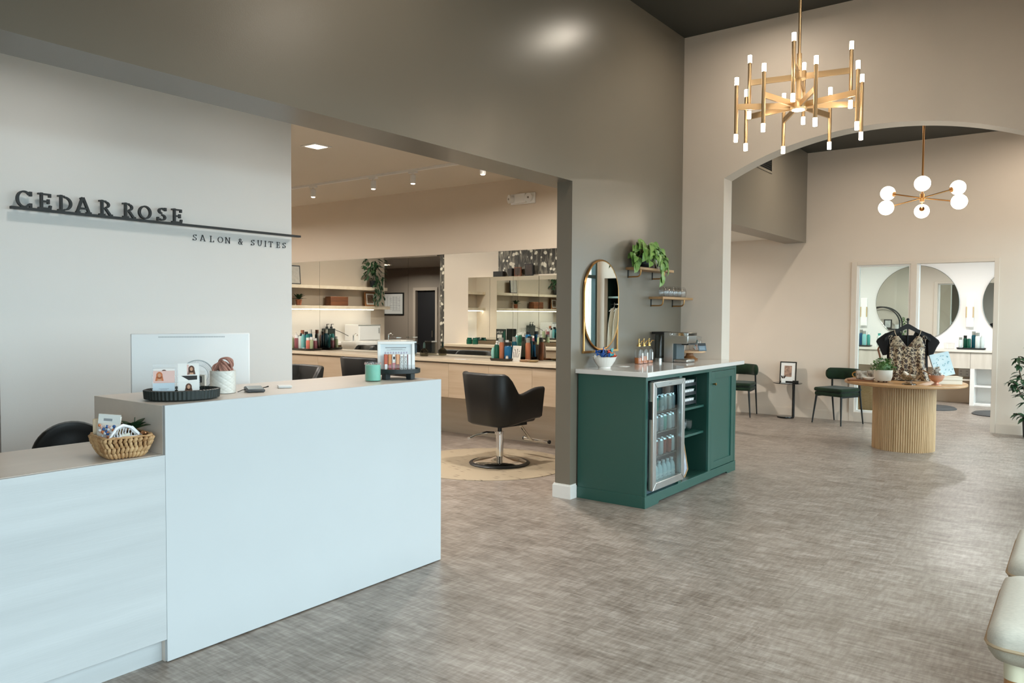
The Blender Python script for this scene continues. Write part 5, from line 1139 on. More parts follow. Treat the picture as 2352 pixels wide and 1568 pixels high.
dup(s0, (4.1, 9.42, 0), math.radians(-90), 'white shampoo basin with a black reclining chair, seen behind the white picture frame')
# ------------------------------------------------------------ shelf wall at the back of the salon
YB = 11.0
m = MB(); m.box(3.50, 10.42, .885, XB-.001, YB-.001, .925); solo(m, 'back_bar_counter', quartz, 'white back counter under the floating shelves, seen in the salon mirror', 'counter', bevel=.002)
for k in range(5):
    x0 = 3.6+k*.69; t = thing('base_cabinet', 'light oak base cabinet under the back counter, %s from its open end' % ORD[k], 'cabinet', (x0+.34, 10.7, 0), 0, 'base cabinets at the back of the salon')
    MB().box(x0+.002, 10.49, .08, x0+.688, YB-.001, .884).build('carcass', salonwood, t, w=True)
    for z0_, z1_ in ((.70, .878), (.40, .695), (.085, .395)):
        dd = MB().box(x0+.004, 10.47, z0_, x0+.686, 10.489, z1_).build('drawer', salonwood, t, w=True, bevel=.001)
        MB().box(x0+.24, 10.455, z1_-.06, x0+.45, 10.468, z1_-.05).build('handle', mat('antique_brass', '8C6B3E', .3, metal=1), dd, w=True)
    MB().box(x0+.002, 10.55, 0, x0+.688, YB-.001, .08).build('toe_kick', black, t, w=True)
m = MB(); m.box(3.95, YB-.012, .925, XB-.001, YB-.001, 1.53)
struct(m, 'trim_5', mat('backsplash_white', 'ECE8E1', .2))
for z, lb in ((1.93, 'upper pale oak floating shelf at the back of the salon'), (1.575, 'lower pale oak floating shelf with a light strip under it')):
    t = thing('floating_shelf', lb, 'shelf', (5.4, YB, z-.06))
    MB().box(3.68 if z < 1.8 else 3.75, YB-.26, z-.06, XB-.001, YB-.001, z).build('board', saloncounter, t, w=True, bevel=.002)
    if z < 1.8: MB().box(4.05, YB-.20, z-.072, XB-.01, YB-.17, z-.0605).build('light_strip', stripglow, t, w=True)
t = thing('hanging_plant', 'dark leafy trailing plant on the upper floating shelf, seen in the mirror', 'potted plant', (4.0, YB-.14, 1.93))
m = MB(); m.lathe((0, 0, 0), [(.06, 0), (.075, .13), (.07, .13), (1e-5, .12)], 20); m.build('pot', matblack, t)
m = MB(); rr = random.Random(5)
for k in range(90):
    a = rr.uniform(0, 2*PI); R_ = rr.uniform(.02, .24); z = rr.uniform(.12, .55); m.leaf((R_*math.cos(a), R_*math.sin(a)*.6-.03, z), (math.cos(a), math.sin(a)*.6-.2, rr.uniform(-.9, .3)), (0, -.3, 1), rr.uniform(.08, .13), .05, .3)
for k in range(46):
    m.leaf((rr.uniform(-.09, .16), -.16+rr.uniform(-.03, .03), .2-.5*k/46), (rr.uniform(-.7, .7), -.3, -.8), (0, -1, .4), rr.uniform(.07, .1), .042, .3)
m.build('leaves', leafd, t)
m = MB(); m.tube([(0, 0, .1), (0, -.02, .5)], .006, 6); m.tube([(0, 0, .12), (.03, -.12, .18), (.04, -.16, .0), (.03, -.16, -.28)], .004, 6); m.build('stems', leafd, t)
t = thing('framed_photo', 'brown framed photo on the lower floating shelf, seen in the mirror', 'picture frame', (4.06, YB-.12, 1.575)); t.rotation_euler = (-.1, 0, 0)
MB().box(-.13, -.01, 0, .13, .01, .27).build('frame', mat('frame_tan', '8E5F37', .5), t, bevel=.003); MB().box(-.10, -.0115, .03, .10, -.0105, .24).build('mat_board', paper, t); MB().box(-.075, -.0125, .055, .075, -.0116, .215).build('print', mat('photo_print', '8B7560', .4, col2='4F3B30', vscale=30), t)
t = thing('wooden_block', 'rustic brown wooden block lying on the lower floating shelf', 'wood block', (4.88, YB-.13, 1.575)); m = MB(); m.box(-.20, -.08, 0, .20, .08, .165); m.build('block', walnut, t, bevel=.008)
t = thing('framed_photo', 'black framed photo on the upper floating shelf beside the sign wall edge', 'picture frame', (5.80, YB-.12, 1.93)); t.rotation_euler = (-.08, 0, 0)
MB().box(-.13, -.01, 0, .13, .01, .33).build('frame', black, t, bevel=.003); MB().box(-.11, -.0115, .02, .11, -.0105, .31).build('print', mat('pale_print', 'C8C3BA', .5, var=.15, vscale=20), t)
t = thing('potted_succulent', 'small potted plant on the lower floating shelf beside the sign wall edge', 'potted plant', (5.72, YB-.13, 1.575))
m = MB(); m.lathe((0, 0, 0), [(.04, 0), (.055, .1), (.05, .1), (1e-5, .09)], 20); m.build('pot', mat('terracotta', 'A8674A', .7), t)
m = MB()
for k in range(26): a = k*2.4; m.leaf((.01*math.cos(a), .01*math.sin(a), .1), (math.cos(a), math.sin(a), .4+.8*(k % 3)), (0, 0, 1), .13, .04, .3)
m.build('leaves', leafd, t)
t = thing('countertop_oven', 'white microwave on the back counter, seen in the salon mirror', 'microwave', (4.42, 10.68, .925))
MB().box(-.27, -.17, .01, .27, .2, .31).build('case', white, t, bevel=.008); dd = MB().box(-.24, -.185, .03, .24, -.171, .28).build('door', mat('oven_white', 'E3E3E0', .25), t, bevel=.006); MB().box(-.215, -.20, .15, -.205, -.186, .25).build('handle', chrome, dd); MB().box(-.27, -.172, .29, .27, -.17, .31).build('top_trim', gcap, t)
m = MB(); m.tube([(.27, .1, .1), (.36, .16, .16), (.45, .28, .22)], .006, 6); m.build('cord', black, t)
t = thing('dispenser_station', 'black wall box with two pump dispensers above the back counter', 'dispenser', (5.035, 10.9, .925)); MB().box(-.10, -.05, .0, .10, .08, .24).build('box_body', mat('dispenser_black', '16221E', .3), t, bevel=.004)
for s_ in (-.05, .05):
    m = MB(); m.lathe((s_, 0, .24), [(.024, 0), (.024, .03), (.008, .04), (.008, .075), (.012, .078), (1e-5, .08)], 14); m.box(s_-.05, -.008, .312, s_, .008, .322); m.build('pump', black, t)
for k in range(5): m = MB(); x = 5.30+k*.085; m.lathe((x, 10.78, .925), [(.03, 0), (.004, .004), (.004, .07), (.03, .1), (.034, .16), (.03, .19)], 18); solo(m, 'wine_glass', clear, 'stemmed glass on the back counter, %s from the microwave' % ORD[k], 'glass', 'stemmed glasses on the back counter')
# hall board
t = thing('notice_board', 'black framed floor plan hanging in the rear hallway, seen in the mirror', 'picture frame', (1.2, 13.16, 1.4))
MB().box(0, -.33, 0, .02, .33, .53).build('frame', black, t, w=False)
m = MB(); m.box(.0205, -.30, .03, .022, .30, .50); m.k = 1
for k in range(9): m.box(.022, -.22+.04*(k % 3), .10+k*.04, .0226, .05+.03*(k % 4), .106+k*.04)
for k in range(5): m.box(.022, -.2+k*.1, .12, .0226, -.194+k*.1, .44)
m.build('plan', [paper, ink], t, smooth=False)
# ------------------------------------------------------------ far room: green chairs, side table
def green_chair(label, loc, rz):
    t = thing('velvet_chair', label, 'chair', loc, rz, 'green velvet chairs'); t.scale = (.94, .94, .97)
    m = MB(); m.box(-.22, -.23, .445, .25, .23, .50); m.build('seat_cushion', velvet, t, bevel=.026, seg=3)
    m = MB(); m.box(-.22, -.225, .385, .235, .225, .442); m.build('seat_base', velvet, t, bevel=.022, seg=3)
    m = MB(); rows = []
    for i in range(25):
        a = math.radians(-78+156*i/24); cx_ = -.02
        row = []
        for j in range(14):
            q = 2*PI*j/14; e = 1-.85*max(0, (abs(i-12)-10)/2)**2*.5; rad = .255+.040*math.cos(q)*e; z = .675+.088*math.sin(q)*(1 if abs(math.sin(q)) < .8 else .95)*e
            row.append((cx_-rad*math.cos(a)*1.0, rad*math.sin(a), z))
        rows.append(row)
    V_ = m.grid(rows, True); m.f(V_[0][::-1]); m.f(V_[-1]); m.build('backrest', velvet, t, ang=60)
    for x, y, x2, y2, zt in ((.21, .20, .255, .235, .40), (.21, -.20, .255, -.235, .40), (-.17, .215, -.245, .235, .66), (-.17, -.215, -.245, -.235, .66)):
        m = MB()
        if zt > .5: m.tube([(x2, y2, 0), (x-.005, y*1.05, .40), (x+.01, y*1.02, zt)], [.009, .014, .013], 10)
        else: m.tube([(x2, y2, 0), (x, y, zt)], [.009, .0155], 10)
        m.build('leg', matblack, t)
    m = MB()
    for y in (-.2, .2): m.box(-.17, y-.01, .372, .22, y+.01, .386)
    m.box(-.17, -.2, .372, -.15, .2, .386); m.build('under_frame', matblack, t)
    return t
g0 = green_chair('dark green velvet chair beside the round display table', (10.885, 2.652, 0), math.radians(158))
dup(g0, (10.86, 4.02, 0), math.radians(188), 'dark green velvet chair half hidden behind the green cabinet')
t = thing('side_table', 'small round black glass side table between the two green chairs', 'table', (11.0, 3.36, 0))
m = MB(); m.lathe((0, .0, .49), [(1e-5, 0), (.195, 0), (.197, .005), (.195, .010), (1e-5, .010)], 48); m.build('table_top', glass('dark_glass', '39504A', 1.3, .5), t)
m = MB(); m.lathe((0, .02, 0), [(.115, 0), (.118, .012), (.115, .024), (1e-5, .026)], 40); m.build('base', mat('gloss_black', '0D0F10', .1), t)
m = MB(); m.cyl((-.0, -.085, .02), (-.0, -.085, .49), .019, n=16); m.build('post', mat('gloss_black', '0D0F10', .15), t)
m = MB(); m.box(-.05, -.16, .50, -.02, -.08, .535); m.build('top_clamp', black, t, bevel=.004)
t = thing('framed_photo', 'black framed photo with a wide white mount on the glass side table', 'picture frame', (11.08, 3.385, .5005), math.radians(-90)); t.rotation_euler = (-.10, 0, math.radians(-90))
m = MB()
for a, b, c, d in ((-.115, 0, .115, .014), (-.115, .276, .115, .29), (-.115, .014, -.101, .276), (.101, .014, .115, .276)): m.box(a, -.008, b, c, .008, d)
m.build('frame', black, t); MB().box(-.102, -.002, .013, .102, .0, .277).build('mount', paper, t); MB().box(-.052, -.004, .075, .052, -.0021, .232).build('print', mat('photo_couple', '6E5A50', .5, col2='C9A48E', vscale=22), t)
t = thing('mini_pot', 'tiny white square pot with a dark sprig on the glass side table', 'potted plant', (10.93, 3.40, .5005), .4)
m = MB(); m.prism([(-.028, -.028), (.028, -.028), (.028, .028), (-.028, .028)], 'z', 0, .06); 
m.build('pot', ceramic, t, bevel=.004)
m = MB()
for k in range(9): a = k*2.4; m.leaf((.008*math.cos(a), .008*math.sin(a), .058), (math.cos(a)*.6, math.sin(a)*.6, 1), (math.cos(a+1), math.sin(a+1), 0), .05, .014, .2)
m.build('sprig', mat('sprig_dark', '33261F', .6), t)
# tall vase with red blossom twigs behind the cabinet
t = thing('floor_vase', 'tall vase of red blossom twigs showing behind the end of the quartz worktop', 'vase', (9.2, 3.72, 0))
m = MB(); m.lathe((0, 0, 0), [(.07, 0), (.11, .15), (.12, .35), (.06, .55), (.05, .62), (.06, .66), (.05, .66), (.045, .6)], 28); m.build('vase_body', ceramic, t)
m = MB(); b2 = MB(); rr = random.Random(3)
for k in range(9):
    a = rr.uniform(0, 2*PI) if k > 3 else -PI/2+rr.uniform(-.5, .5); l = rr.uniform(.3, .58); q = [(0, 0, .6), (.05*math.cos(a), .05*math.sin(a), .6+l*.55), (.14*math.cos(a), .14*math.sin(a), .62+l)]
    m.tube(q, [.004, .003, .0015], 5)
    for i in range(9):
        u = .3+.7*i/8; p = Vector(q[1]).lerp(Vector(q[2]), (u-.3)/.7); d = Vector((rr.uniform(-1, 1), rr.uniform(-1, 1), .8)).normalized()*.03; m.tube([p, p+d], .0014, 4); b2.ball(p+d, rr.uniform(.006, .011), 7, 5)
m.build('twigs', mat('twig_brown', '5B3D30', .7), t); b2.build('blossoms', mat('blossom_red', 'B9564B', .6, col2='DDB7AE', vscale=60), t)
# ------------------------------------------------------------ round display table and what stands on it
TX, TY, TH = 9.27, 1.575, .737
t = thing('display_table', 'round oak display table on a fluted drum base', 'table', (TX, TY, 0))
m = MB(); m.lathe((0, 0, TH-.034), [(1e-5, 0), (.585, 0), (.60, .006), (.603, .017), (.60, .029), (.592, .034), (1e-5, .034)], 96); m.build('table_top', tableoak, t)
m = MB(); NF = 84; rows = []
sec = []
for k in range(NF):
    a0 = 2*PI*k/NF
    for j in range(6):
        u = j/5; a = a0+2*PI/NF*(.06+.88*u); r_ = .303+.0085*math.sin(PI*u)**.7; sec.append((r_*math.cos(a), r_*math.sin(a)))
for z in (.0, TH-.034): rows.append([(x, y, z) for x, y in sec])
V_ = m.grid(rows, True); m.f(V_[0][::-1]); m.build('drum_base', flute, t, ang=50)
def on_table(u, v):     # u: to the right of the picture, v: towards the camera (metres)
    ax = math.atan2(-TY, -TX); f_ = Vector((math.cos(ax), math.sin(ax), 0)); r_ = Vector((-f_.y, f_.x, 0)); p = Vector((TX, TY, TH))+r_*u+f_*v; return p
vrot = math.atan2(TY, TX)+PI/2     # local -y faces the camera after this turn
fz = math.atan2(TY, TX)-PI/2
p = on_table(.02, -.12)
t = thing('garment_stand', 'black hanger on a slim display stand on the round table', 'clothes stand', p, fz)
m = MB(); m.cyl((0, 0, 0), (0, 0, .665), .008, n=12); m.ball((0, 0, .675), .016, 12, 8); m.build('post', matblack, t)
m = MB(); m.lathe((0, 0, 0), [(.10, 0), (.10, .008), (.02, .014), (1e-5, .016)], 28); m.build('base', matblack, t)
m = MB(); prof = []
for i in range(21):
    u = -1+2*i/20; z = .60-.13*abs(u)**1.15-.02*u*u; wv = .030*(1-.45*abs(u)); prof.append((u*.225, z, wv))
up_ = [(x, z+w_) for x, z, w_ in prof]; dn = [(x, z-w_*.9) for x, z, w_ in prof][::-1]
for i in range(20): m.prism([up_[i], up_[i+1], dn[19-i], dn[20-i]], 'y', -.022, .008)
m.tube([(0, 0, .62), (0, 0, .665)], .005, 6); m.build('hanger', mat('hanger_black', '141516', .35), t)
stand = t
def garment(name, outline, y0, thick, mt, t, wave=.008, n=30, kz=24, seed=0):
    """a hanging cloth panel: outline(z) -> (x_left, x_right); front and back sheets with folds"""
    zs_ = outline['z']; m = MB(); fr, bk = [], []
    for j in range(kz+1):
        z = zs_[0]+(zs_[1]-zs_[0])*j/kz; xl, xr = outline['f'](z); a, b = [], []
        for i in range(n+1):
            u = i/n; x = xl+(xr-xl)*u; bul = thick*math.sin(PI*u)**.6; fo = wave*math.sin(9*PI*u+seed+2*z)*(.3+.7*(zs_[0]-z)/(zs_[0]-zs_[1]))+wave*.5*math.sin(23*u+5*z)
            a.append((x, y0-bul-fo, z)); b.append((x, y0+bul*.6-fo*.3, z))
        fr.append(a); bk.append(b)
    V1 = m.grid(fr); V2 = m.grid(bk)
    for j in range(kz):
        m.f([V1[j][0], V1[j+1][0], V2[j+1][0], V2[j][0]]); m.f([V1[j][n], V1[j+1][n], V2[j+1][n], V2[j][n]])
    for i in range(n): m.f([V1[kz][i], V1[kz][i+1], V2[kz][i+1], V2[kz][i]])
    return m.build(name, mt, t, ang=80)
# black tee at the back
blackcloth = mat('black_cloth', '151517', .85, bump=.2, bscale=200)
t = thing('black_tshirt', 'black short sleeved t-shirt on the hanger behind the leopard top', 'shirt', p, fz)
def lerp_(z, tab):
    for (z0, v0), (z1, v1) in zip(tab, tab[1:]):
        if z1 <= z <= z0: u = (z-z0)/(z1-z0); return v0+(v1-v0)*u
    return tab[-1][1]
bodyR = [(.50, .20), (.44, .215), (.30, .20), (.02, .21)]
garment('shirt_body', {'z': (.50, .02), 'f': lambda z: (-lerp_(z, bodyR), lerp_(z, bodyR))}, .03, .022, blackcloth, t, .006)
for s_ in (-1, 1):      # shoulders with neck opening, and sleeves
    m = MB(); yy0, yy1 = .005, .05
    m.prism([(s_*.085, .575), (s_*.225, .515), (s_*.2, .46), (s_*.0, .455), (s_*.0, .475), (s_*.055, .495)], 'y', yy0, yy1); m.build('shoulder', blackcloth, t, bevel=.006)
    m = MB(); m.prism([(s_*.215, .525), (s_*.30, .455), (s_*.315, .425), (s_*.285, .37), (s_*.245, .27), (s_*.20, .275), (s_*.19, .44)], 'y', yy0, yy1); m.build('sleeve', blackcloth, t, bevel=.01)
lm = bpy.data.materials.new('leopard_satin'); lm.use_nodes = True; nt = lm.node_tree; b_ = nt.nodes['Principled BSDF']; b_.inputs['Roughness'].default_value = .38; b_.inputs['Sheen Weight'].default_value = .2
tc = nt.nodes.new('ShaderNodeTexCoord'); nz = nt.nodes.new('ShaderNodeTexNoise'); nz.inputs['Scale'].default_value = 18; nz.inputs['Detail'].default_value = 2
ad = nt.nodes.new('ShaderNodeMix'); ad.data_type = 'VECTOR'; ad.inputs['Factor'].default_value = .06; nt.links.new(tc.outputs['Object'], ad.inputs['A']); nt.links.new(nz.outputs['Color'], ad.inputs['B'])
vo = nt.nodes.new('ShaderNodeTexVoronoi'); vo.feature = 'DISTANCE_TO_EDGE'; vo.inputs['Scale'].default_value = 24; nt.links.new(ad.outputs['Result'], vo.inputs['Vector'])
r1 = nt.nodes.new('ShaderNodeValToRGB'); e = r1.color_ramp.elements; e[0].position = 0; e[0].color = lin('D9C6AA'); e[1].position = 1; e[1].color = lin('6B4630')
for ps, c in ((.07, 'CFB896'), (.11, '1D1613'), (.24, '2A1D16'), (.33, '5E3D2A')): k = e.new(ps); k.color = lin(c)
nt.links.new(vo.outputs['Distance'], r1.inputs[0]); nt.links.new(r1.outputs[0], b_.inputs['Base Color'])
t = thing('leopard_camisole', 'leopard print satin camisole hanging in front of the black t-shirt', 'top', p, fz)
lo_ = [(.44, .165), (.38, .175), (.22, .175), (.19, .178), (.0, .235)]
def vneck(z): return lerp_(z, lo_)
garment('camisole_body', {'z': (.375, .005), 'f': lambda z: (-vneck(z), vneck(z))}, -.03, .028, lm, t, .009, 44, 26, 1.3)
for s_ in (-1, 1):
    m = MB(); rows = []
    for j in range(9):
        u = j/8; zt_ = .376+.115*u; xi = .004+.085*u; xo = .175-.045*u; rows.append([(s_*(xi+(xo-xi)*q/8), -.058-.006*math.sin(PI*q/8)+.0*u, zt_) for q in range(9)])
    m.grid(rows); m.build('bust_panel', lm, t, solid=.004)
    m = MB(); m.tube([(s_*.108, -.058, .49), (s_*.125, -.04, .53), (s_*.13, -.005, .56)], .0035, 6); m.tube([(s_*.15, -.045, .50), (s_*.175, -.05, .45), (s_*.17, -.055, .40)], .003, 5); m.torus((s_*.165, -.05, .475), .022, .0028, 16, 5, (.3*s_, 1, .2)); m.build('strap', lm, t)
# plant pot
p = on_table(-.205, .27)
t = thing('potted_herb', 'small leafy plant in a white footed pot on the round table', 'potted plant', p)
m = MB(); m.lathe((0, 0, 0), [(.055, .014), (.075, .02), (.09, .06), (.094, .135), (.088, .135), (.085, .12), (1e-5, .12)], 40); m.build('pot', mat('pot_offwhite', 'D6D0C4', .4), t)
m = MB()
for k in range(3): a = 2.1*k; m.cyl((.045*math.cos(a), .045*math.sin(a), 0), (.045*math.cos(a), .045*math.sin(a), .018), .011, n=10)
m.build('feet', mat('foot_brown', '5F3A28', .5), t)
m = MB(); rr = random.Random(2)
for k in range(330):
    a = rr.uniform(0, 2*PI); el = rr.uniform(.0, 1.45); R_ = rr.uniform(.05, .122); m.leaf((R_*math.cos(a)*math.cos(el)*1.02, R_*math.sin(a)*math.cos(el)*1.02, .13+R_*math.sin(el)*1.05), (math.cos(a), math.sin(a), rr.uniform(0, 1.4)), (rr.uniform(-1, 1), rr.uniform(-1, 1), 1), rr.uniform(.020, .032), .016, .2)
m.ball((0, 0, .15), .075, 12, 8); m.build('leaves', leafm, t)
# mug, wooden board, white bowl, card
p = on_table(-.40, .16)
m = MB(); m.T = Matrix.Translation(p) @ Matrix.Rotation(fz, 4, 'Z'); m.prism([(-.16, -.10), (.10, -.12), (.10, .10), (-.12, .12), (-.17, .05)], 'z', 0, .016); solo(m, 'serving_board', mat('board_brown', '8A5A3A', .45), 'brown wooden serving board at the left of the round table', 'board', bevel=.004)
def floralmat():
    return mat('floral_ceramic', 'E8E2D6', .25, col2='5E4630', vscale=24, detail=3)
p2 = on_table(-.425, .14); p2.z += .0165
t = thing('floral_mug', 'white mug with brown and gold floral pattern on the wooden board', 'mug', p2, fz)
m = MB(); m.lathe((0, 0, 0), [(.045, 0), (.052, .006), (.056, .09), (.052, .09), (.048, .01), (1e-5, .01)], 32); m.build('mug_body', floralmat(), t)
m = MB(); m.torus((-.06, 0, .046), .028, .006, 20, 8, (0, 1, 0)); m.build('handle', mat('mug_gold', 'B58744', .3, metal=.6), t)
p2 = on_table(-.315, .06); p2.z += .0165
t = thing('floral_mug', 'second patterned mug beside the small plant, partly hidden by a card', 'mug', p2, fz)
m = MB(); m.lathe((0, 0, 0), [(.045, 0), (.052, .006), (.056, .09), (.052, .09), (.048, .01), (1e-5, .01)], 32); m.build('mug_body', floralmat(), t)
p2 = on_table(-.345, .235); p2.z += .0165
m = MB(); m.lathe(p2, [(.03, 0), (.05, .008), (.065, .028), (.062, .028), (.045, .01), (1e-5, .008)], 28); solo(m, 'small_dish', ceramic, 'small white dish on the wooden board in front of the mugs', 'dish')
p2 = on_table(-.265, .10); p2.z += .0165
m = MB(); m.T = Matrix.Translation(on_table(-.275, .12)+Vector((0, 0, .0165))) @ Matrix.Rotation(fz, 4, 'Z') @ Matrix.Rotation(.25, 4, 'Y') @ Matrix.Rotation(-.12, 4, 'X'); m.box(-.045, 0, 0, .045, .004, .235); m.k = 1
for k in range(3): m.box(.034, -.0005, .05+k*.05, .037, 0, .075+k*.05)
solo(m, 'tall_card', [mat('card_ivory', 'DCD2C4', .6), mat('card_sepia', '6E5C4C', .6)], 'tall ivory card leaning behind the small plant', 'card', smooth=False)
# handbag loop behind the tee
p2 = on_table(-.16, -.28)
t = thing('handbag', 'brown handbag hanging behind the black t-shirt', 'bag', p2+Vector((0, 0, .001)), fz)
m = MB(); m.box(-.10, -.03, 0, .10, .03, .22); m.build('bag_body', mat('bag_leather', '6B4634', .5), t, bevel=.02)
m = MB(); m.tube([(-.08, 0, .2), (-.115, 0, .33), (-.08, 0, .42), (.0, 0, .44)], .011, 8); m.build('strap', mat('strap_tan', 'A07458', .5), t)
# crystal dish with pale jewellery
p2 = on_table(.045, .43)
t = thing('crystal_dish', 'cut crystal pedestal dish of hair clips at the front of the round table', 'dish', p2)
m = MB(); m.lathe((0, 0, 0), [(.07, 0), (.065, .008), (.03, .022), (.03, .034), (.08, .06), (.115, .105), (.11, .105), (.075, .068), (1e-5, .045)], 48, fn=12, flute=.035); m.build('dish_body', glass('crystal', 'EDEBE6', 1.8, .93), t, smooth=False)
for k, (dx, dy, dz, c, lb) in enumerate(((-.05, .0, .09, 'C9A58B', 'blush hair clip at the left of the crystal dish'), (.0, -.03, .10, 'D8C6B0', 'cream hair clip at the front of the crystal dish'), (.05, .01, .10, '2B241F', 'dark speckled hair clip at the right of the crystal dish'), (-.01, .03, .12, 'E7DFD2', 'ivory hair clip on top in the crystal dish'), (.07, -.02, .085, 'EAE4DA', 'white and black hair clip near the right rim of the crystal dish'))):
    m = MB(); m.T = Matrix.Translation(p2+Vector((dx*.8, dy, dz))) @ Matrix.Rotation(fz+.7*k, 4, 'Z') @ Matrix.Rotation(.4-.25*k, 4, 'Y')
    m.box(-.032, -.012, -.004, .032, .012, .004); 
    for q in range(5): m.box(-.028+q*.012, -.016, -.014, -.022+q*.012, .016, -.004)
    solo(m, 'hair_clip', mat('clip_'+c, c, .35), lb, 'hair clip', 'hair clips in the crystal dish')
# copper footed cup with scrunchie and brush
p2 = on_table(.295, .36)
t = thing('copper_cup', 'small rose gold footed cup at the right front of the round table', 'cup', p2)
m = MB(); m.lathe((0, 0, 0), [(.045, 0), (.045, .006), (.018, .016), (.018, .028), (.05, .045), (.07, .08), (.076, .105), (.072, .105), (.06, .07), (1e-5, .045)], 36); m.build('cup_body', mat('rose_copper', 'D9A48B', .3, metal=.6), t)
m = MB(); rr = random.Random(8)
for k in range(10): m.torus(p2+Vector((.012+rr.uniform(-.01, .01), .0+rr.uniform(-.01, .01), .11+.006*k)), .036-.001*k, .0075, 18, 7, (rr.uniform(-.8, .8), rr.uniform(-.8, .8), .7))
solo(m, 'spotted_scrunchie', mat('scrunchie_spots', 'E9E3D8', .7, col2='3B332C', vscale=55), 'white spotted scrunchie puffing out of the rose gold cup', 'scrunchie')
m = MB(); m.T = Matrix.Translation(on_table(.235, .36)+Vector((0, 0, .115))) @ Matrix.Rotation(fz, 4, 'Z') @ Matrix.Rotation(.5, 4, 'Y'); m.box(-.075, -.012, -.006, .02, .012, .006); m.k = 0; solo(m, 'hair_barrette', mat('tortoise', '96602C', .25, col2='4B2A14', vscale=40), 'tortoiseshell barrette sticking out left of the rose gold cup', 'hair clip', bevel=.004)
# books and the leaning pale book
p2 = on_table(.41, .10)
for k, (lb, h) in enumerate((('thick cream book at the bottom of the stack on the round table', .042), ('thin cream book lying on top of the stack', .034))):
    t = thing('lying_book', lb, 'book', p2+Vector((0, 0, .0005+k*.0435)), fz+.25+.03*k, 'cream books on the round table')
    MB().box(-.115, -.08, 0, .115, .08, .003).build('cover', mat('book_cream', 'D6C9B4', .6), t); MB().box(-.115, -.08, h-.003, .115, .08, h).build('cover', mat('book_cream', 'D6C9B4', .6), t)
    MB().box(-.111, -.0785, .003, .113, .077, h-.003).build('pages', mat('book_pages', 'E4DBCB', .8), t)
t = thing('standing_book', 'pale blue patterned book leaning on top of the cream books', 'book', (0, 0, 0))
t.matrix_world = Matrix.Translation(on_table(.385, .12)+Vector((0, 0, .083))) @ Matrix.Rotation(fz+.15, 4, 'Z') @ Matrix.Rotation(-.26, 4, 'Y') @ Matrix.Rotation(-.15, 4, 'X')
MB().box(-.09, 0, 0, .09, .025, .245).build('pages', mat('book_pages', 'E4DBCB', .8), t)
m = MB(); m.box(-.093, -.003, -.002, .093, 0, .248); m.build('front_cover', mat('book_blue', 'CBE6F0', .25, col2='E6F3F6', vscale=9), t)
m = MB(); rr = random.Random(4)
for k in range(26):
    x, z = rr.uniform(-.08, .08), rr.uniform(.01, .235); a = rr.uniform(0, PI); m.prism([(x+.012*math.cos(a), z+.012*math.sin(a)), (x+.004*math.cos(a+1.57), z+.004*math.sin(a+1.57)), (x-.012*math.cos(a), z-.012*math.sin(a)), (x-.004*math.cos(a+1.57), z-.004*math.sin(a+1.57))], 'y', -.0036, -.003)
m.build('leaf_motifs', mat('motif_teal', '6FA9B8', .4), t, smooth=False)
MB().box(-.096, -.003, -.002, -.09, .028, .248).build('spine', mat('book_spine', '8D8078', .5), t)
# ------------------------------------------------------------ suite behind the sidelight
XS = 14.845
def round_mirror(y, z, r, lb):
    t = thing('round_mirror', lb, 'mirror', (XS, y, z)); 
    m = MB(); m.lathe((0, 0, 0), [(1e-5, 0), (r, 0), (r, .015), (1e-5, .015)], 96); o = m.build('mirror_glass', mirrorm, t, ang=30); o.rotation_euler = (0, -PI/2, 0)
    m = MB(); m.torus((-.012, 0, 0), r, .004, 96, 6, (1, 0, 0)); m.build('edge', mat('mirror_edge', '8E938F', .2, metal=1), t)
round_mirror(2.36, 1.675, .645, 'large frameless round mirror in the suite, cut by the sidelight mullion')
round_mirror(.735, 1.675, .645, 'large round mirror in the suite at the right edge of the doorway')
for y, lb in ((3.20, 'slim white and brass wall sconce left of the big round mirror'), (1.555, 'slim white and brass wall sconce between the two round mirrors')):
    t = thing('wall_sconce', lb, 'wall lamp', (XS, y, 1.27))
    m = MB(); m.box(-.05, -.055, 0, -.02, .055, .5); m.build('glass_panel', frost, t, bevel=.01)
    m = MB(); m.box(-.02, -.03, .15, 0, .03, .35); m.build('back_plate', brass, t)
    for s_ in (-1, 1):
        m = MB(); m.cyl((-.052, s_*.05, .16), (-.052, s_*.05, .34), .011, n=12); m.build('brass_tube', brass, t)
m = MB(); m.box(14.40, FY2+.01, .865, XS, 4.29, .905); solo(m, 'suite_counter', mat('suite_counter_white', 'E0DAD0', .3), 'pale counter running under the round mirrors in the suite', 'counter', bevel=.002)
sw = mat('suite_pale_wood', 'DAD2C6', .45, col2='CBC2B5', vscale=4, stretch=(4, 4, .4), detail=6)
ys = [(-.2, .55), (.55, 1.03), (1.03, 1.49), (1.49, 2.16), (2.16, 2.8), (2.8, 3.5), (3.5, 4.25)]
for k, (a, b) in enumerate(ys):
    t = thing('suite_cabinet', 'pale wood drawer cabinet under the suite counter, %s from the left' % ORD[6-k], 'drawer unit', (14.6, (a+b)/2, .60), 0, 'drawers under the suite counter')
    MB().box(14.44, a+.002, .602, XS, b-.002, .864).build('carcass', sw, t, w=True); MB().box(14.42, a+.002, .60, 14.4395, b-.002, .855).build('drawer_front', sw, t, w=True, bevel=.001)
t = thing('open_shelf_unit', 'white open shelf unit on the floor under the suite counter', 'shelf unit', (14.62, 1.0, 0))
MB().box(14.42, 1.43, 0, XS, 1.49, .60).build('side_panel', suitew, t, w=True); MB().box(14.46, .30, .30, XS, 1.43, .325).build('shelf', suitew, t, w=True); MB().box(14.46, .30, .0, XS, 1.43, .03).build('bottom', suitew, t, w=True); MB().box(14.42, .24, 0, XS, .30, .6).build('side_panel', suitew, t, w=True)
